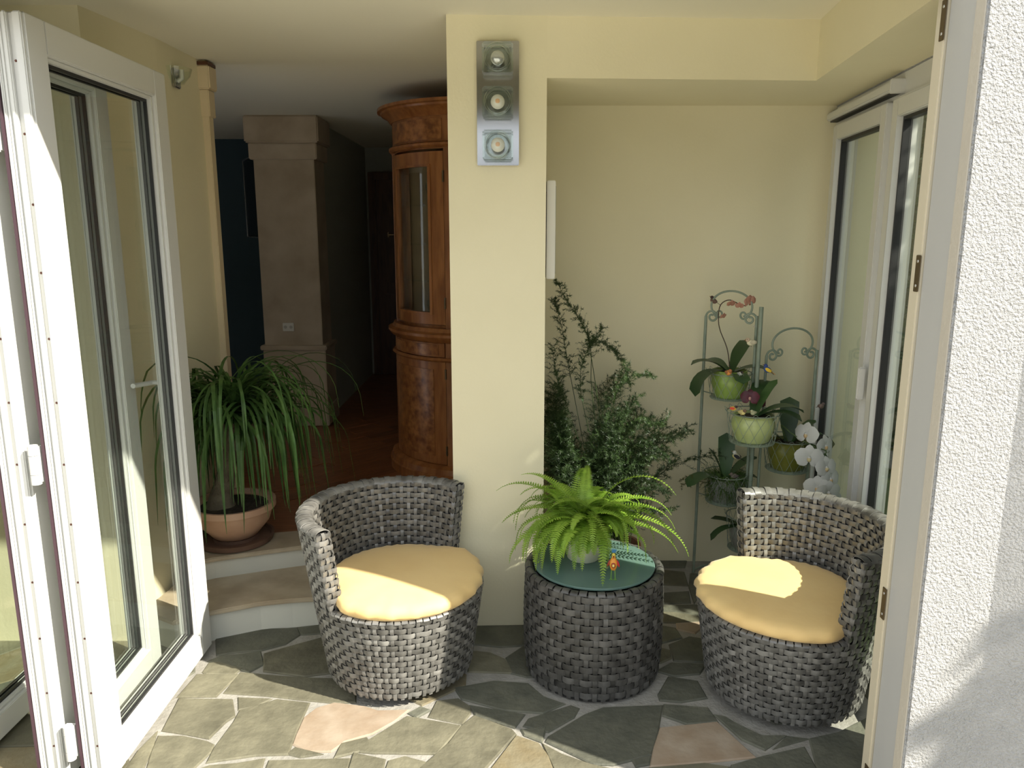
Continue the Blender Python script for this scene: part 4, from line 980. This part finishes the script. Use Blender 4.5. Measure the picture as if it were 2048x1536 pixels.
bird('blue bird with orange tail clipped to the tall pole', bp(1531,745,3.335), R(160), .050, (.04,.10,.30), (.03,.06,.22), (.70,.46,.03), (.75,.34,.04), pitch=.5)
bird('red and yellow bird with black cap on the pale lime pot', bp(1466,822,3.15), R(-20), .036, (.70,.50,.08), (.05,.03,.03), (.55,.06,.03), (.10,.08,.05))
bird('pale yellow bird with dark cap on the pale lime pot', bp(1484,831,3.14), R(-60), .044, (.62,.52,.20), (.16,.10,.07), (.50,.42,.18))
bird('grey green bird beside the maroon bloom', bp(1506,831,3.14), R(-140), .038, (.42,.42,.26))
bird('brown bird perched on the long leaf of the white orchid', bp(1642,818,3.37), R(30), .042, (.20,.14,.12), (.14,.10,.09), (.16,.11,.09))
bird('black and yellow titmouse ornament on the upright dark leaf', bp(1470,918,3.40), R(150), .052, (.55,.52,.36), (.70,.70,.66), (.02,.02,.025), (.02,.02,.02), belly=(.62,.55,.18), pitch=.4)
bird('grey brown bird resting on the moss', bp(1468,958,3.36), R(190), .046, (.18,.15,.12), (.15,.12,.10), (.10,.08,.07))

# ---- painted parrot on the glass table
px = atz(1226,1158,TABZ); par = thing('parrot_figurine', 'painted parrot figurine with orange body on the glass table', 'figurine', px, R(-8))
ORG = mat('parrot_orange',(0.75,0.30,0.04),0.4); YEL = mat('parrot_yellow',(0.70,0.55,0.08),0.4); DRD = mat('parrot_dark_red',(0.30,0.04,0.02),0.4); REDW = mat('parrot_red',(0.50,0.02,0.03),0.4); GRN = mat('parrot_green',(0.18,0.36,0.06),0.5); BLU = mat('parrot_blue',(0.02,0.14,0.30),0.4)
bd = MB().lathe([(0,0.034),(0.008,0.036),(0.0125,0.046),(0.0145,0.056),(0.013,0.068),(0.009,0.078),(0.006,0.083),(0,0.084)],20).build('body', ORG, par, smooth=60)
MB().ell((0,-.0125,.057),(.008,.0035,.011),10,6).build('breast_ring', DRD, bd); MB().ell((0,-.0150,.057),(.0045,.002,.006),10,6).build('breast_ring', YEL, bd); MB().ell((0,-.0163,.057),(.002,.0012,.003),8,6).build('breast_spot', mat('parrot_white',(0.7,0.75,0.65),0.4), bd)
hd = MB().ell((0,0,.089),(.0075,.008,.010),12,8).build('head', YEL, par, smooth=60); MB().tube([(0,-.006,.089),(0,-.013,.087),(0,-.014,.083)], lambda t: .003*(1-t)+.0006, 6).build('beak', DRD, hd)
for s in (-1,1): MB().ell((s*.0045,-.0062,.092),(.0013,.0013,.0013),6,4).build('eye', BLACK, hd)
for k in range(5):
    a = (k-2)*.30; MB().ribbon([Vector((0,.002,.096)), Vector((sin(a)*.010,.004,.104)), Vector((sin(a)*.020,.006,.096+cos(a)*.018))], [.0015,.0028,.0006],[Vector((cos(a),0,-sin(a)))]*3,.0006).build('crest_feather', BLU, hd)
for s, m in ((-1,DRD),(1,REDW)): MB().ell((s*.0165,.0,.060),(.004,.006,.014),10,8,Matrix.Rotation(s*-.35,3,'Y')).build('wing', m, par, smooth=60)
for s in (-1,1):
    lg = MB().tube([(s*.006,0,.037),(s*.0075,-.001,.002)], .0015, 6).build('leg', GRN, par)
    for a in (-.6,0,.6,pi): MB().tube([(s*.0075,-.001,.0015),(s*.0075+sin(a)*.010,-.001-cos(a)*.010,.0012)], .0012, 5).build('toe', GRN, lg)

# ================================================================== GARDEN OUTSIDE THE SIDE WINDOW
def leafy(name, label, loc, boxes, n, m, lsz, seed, cat='shrub', core=False, tall=1.2):
    rg = random.Random(seed); t = thing(name, label, cat, loc); mb = MB()
    for k in range(n):
        c, r = rg.choice(boxes); d = Vector((rg.gauss(0,1),rg.gauss(0,1),rg.gauss(0,1))).normalized(); f = rg.random()**0.25
        p = Vector((c[0]+d.x*r[0]*f, c[1]+d.y*r[1]*f, c[2]+d.z*r[2]*f))
        if p.z < .02: continue
        a = Vector((rg.uniform(-1,1),rg.uniform(-1,1),rg.uniform(-.4,1))).normalized(); b = a.orthogonal().normalized(); L = lsz*rg.uniform(.7,1.3)
        mb.add([p-b*.0*L, p+a*L*.5+b*L*.28, p+a*L, p+a*L*.5-b*L*.28], [(0,1,2,3)])
    mb.build('foliage', m, t, kind='stuff')
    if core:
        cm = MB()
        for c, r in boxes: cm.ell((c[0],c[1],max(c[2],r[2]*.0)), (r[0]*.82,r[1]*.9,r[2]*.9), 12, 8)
        cm.build('light_blocking_core', mat('hedge_inner',(0.02,0.03,0.01),0.95,(0.04,0.05,0.02),20,bump=0.8,bscale=20), t, smooth=70)  # solid core added to stop sun dapples coming through the leaves
    MB().tube([(0,0,-.05),(0.02,0,.5),(0,0,tall)], lambda q: .04*(1-.7*q), 8).build('trunk', STEM, t)
    return t
L_HEDGE = leafmat('hedge_green', (0.03,0.065,0.016), (0.07,0.125,0.03), 0.3)
P0 = 3.14
hb = []
for k in range(8):
    x = 2.75; y = (P0-0.492*x)/0.871+0.42+k*0.55; hb.append(((0,y-3.0,1.9),(.36,.45,2.2)))
leafy('garden_hedge', 'tall green hedge outside the side window', (2.75,3.0,-.04), hb, 42000, L_HEDGE, 0.065, 2, core=True)
leafy('slim_conifer', 'slim evergreen bush beside the stucco pier', (2.10,1.53,-.04), [((0,0,.7),(.17,.17,.7)),((0,0,1.5),(.16,.16,.7)),((0.02,0.02,2.6),(.16,.16,.7)),((0.0,0.30,2.85),(.15,.22,.42))], 9500, leafmat('conifer_green',(0.03,0.07,0.02),(0.06,0.11,0.03),.25), 0.05, 4)  # upper crown added and widened to keep sun off the pillar
leafy('young_tree', 'slender young tree standing out on the terrace', (3.9,0.21,-.04), [((0.0,0.02,2.95),(.16,.10,.28)),((0.10,0.03,3.15),(.12,.12,.30))], 330, L_HEDGE, 0.085, 6, 'tree', tall=3.2)
bb = [((-9+k*1.5,0,1.2),(1.1,.7,1.6)) for k in range(13)]
leafy('sky_dimming_hedge', 'unseen hedge across the terrace added to darken reflections and low sky', (0,-9.0,-.04), bb, 12000, L_HEDGE, 0.28, 8, core=True)  # unseen, added to darken chrome reflections and lower the sky light
bb = [((0,-7+k*1.4,1.4),(.7,1.1,2.05)) for k in range(8)]
leafy('sky_dimming_hedge', 'unseen hedge on the garden side added to dim low skylight', (5.9,0,-.04), bb, 9000, L_HEDGE, 0.25, 9, core=True)  # unseen, added to cut low skylight on the door leaves and side wall
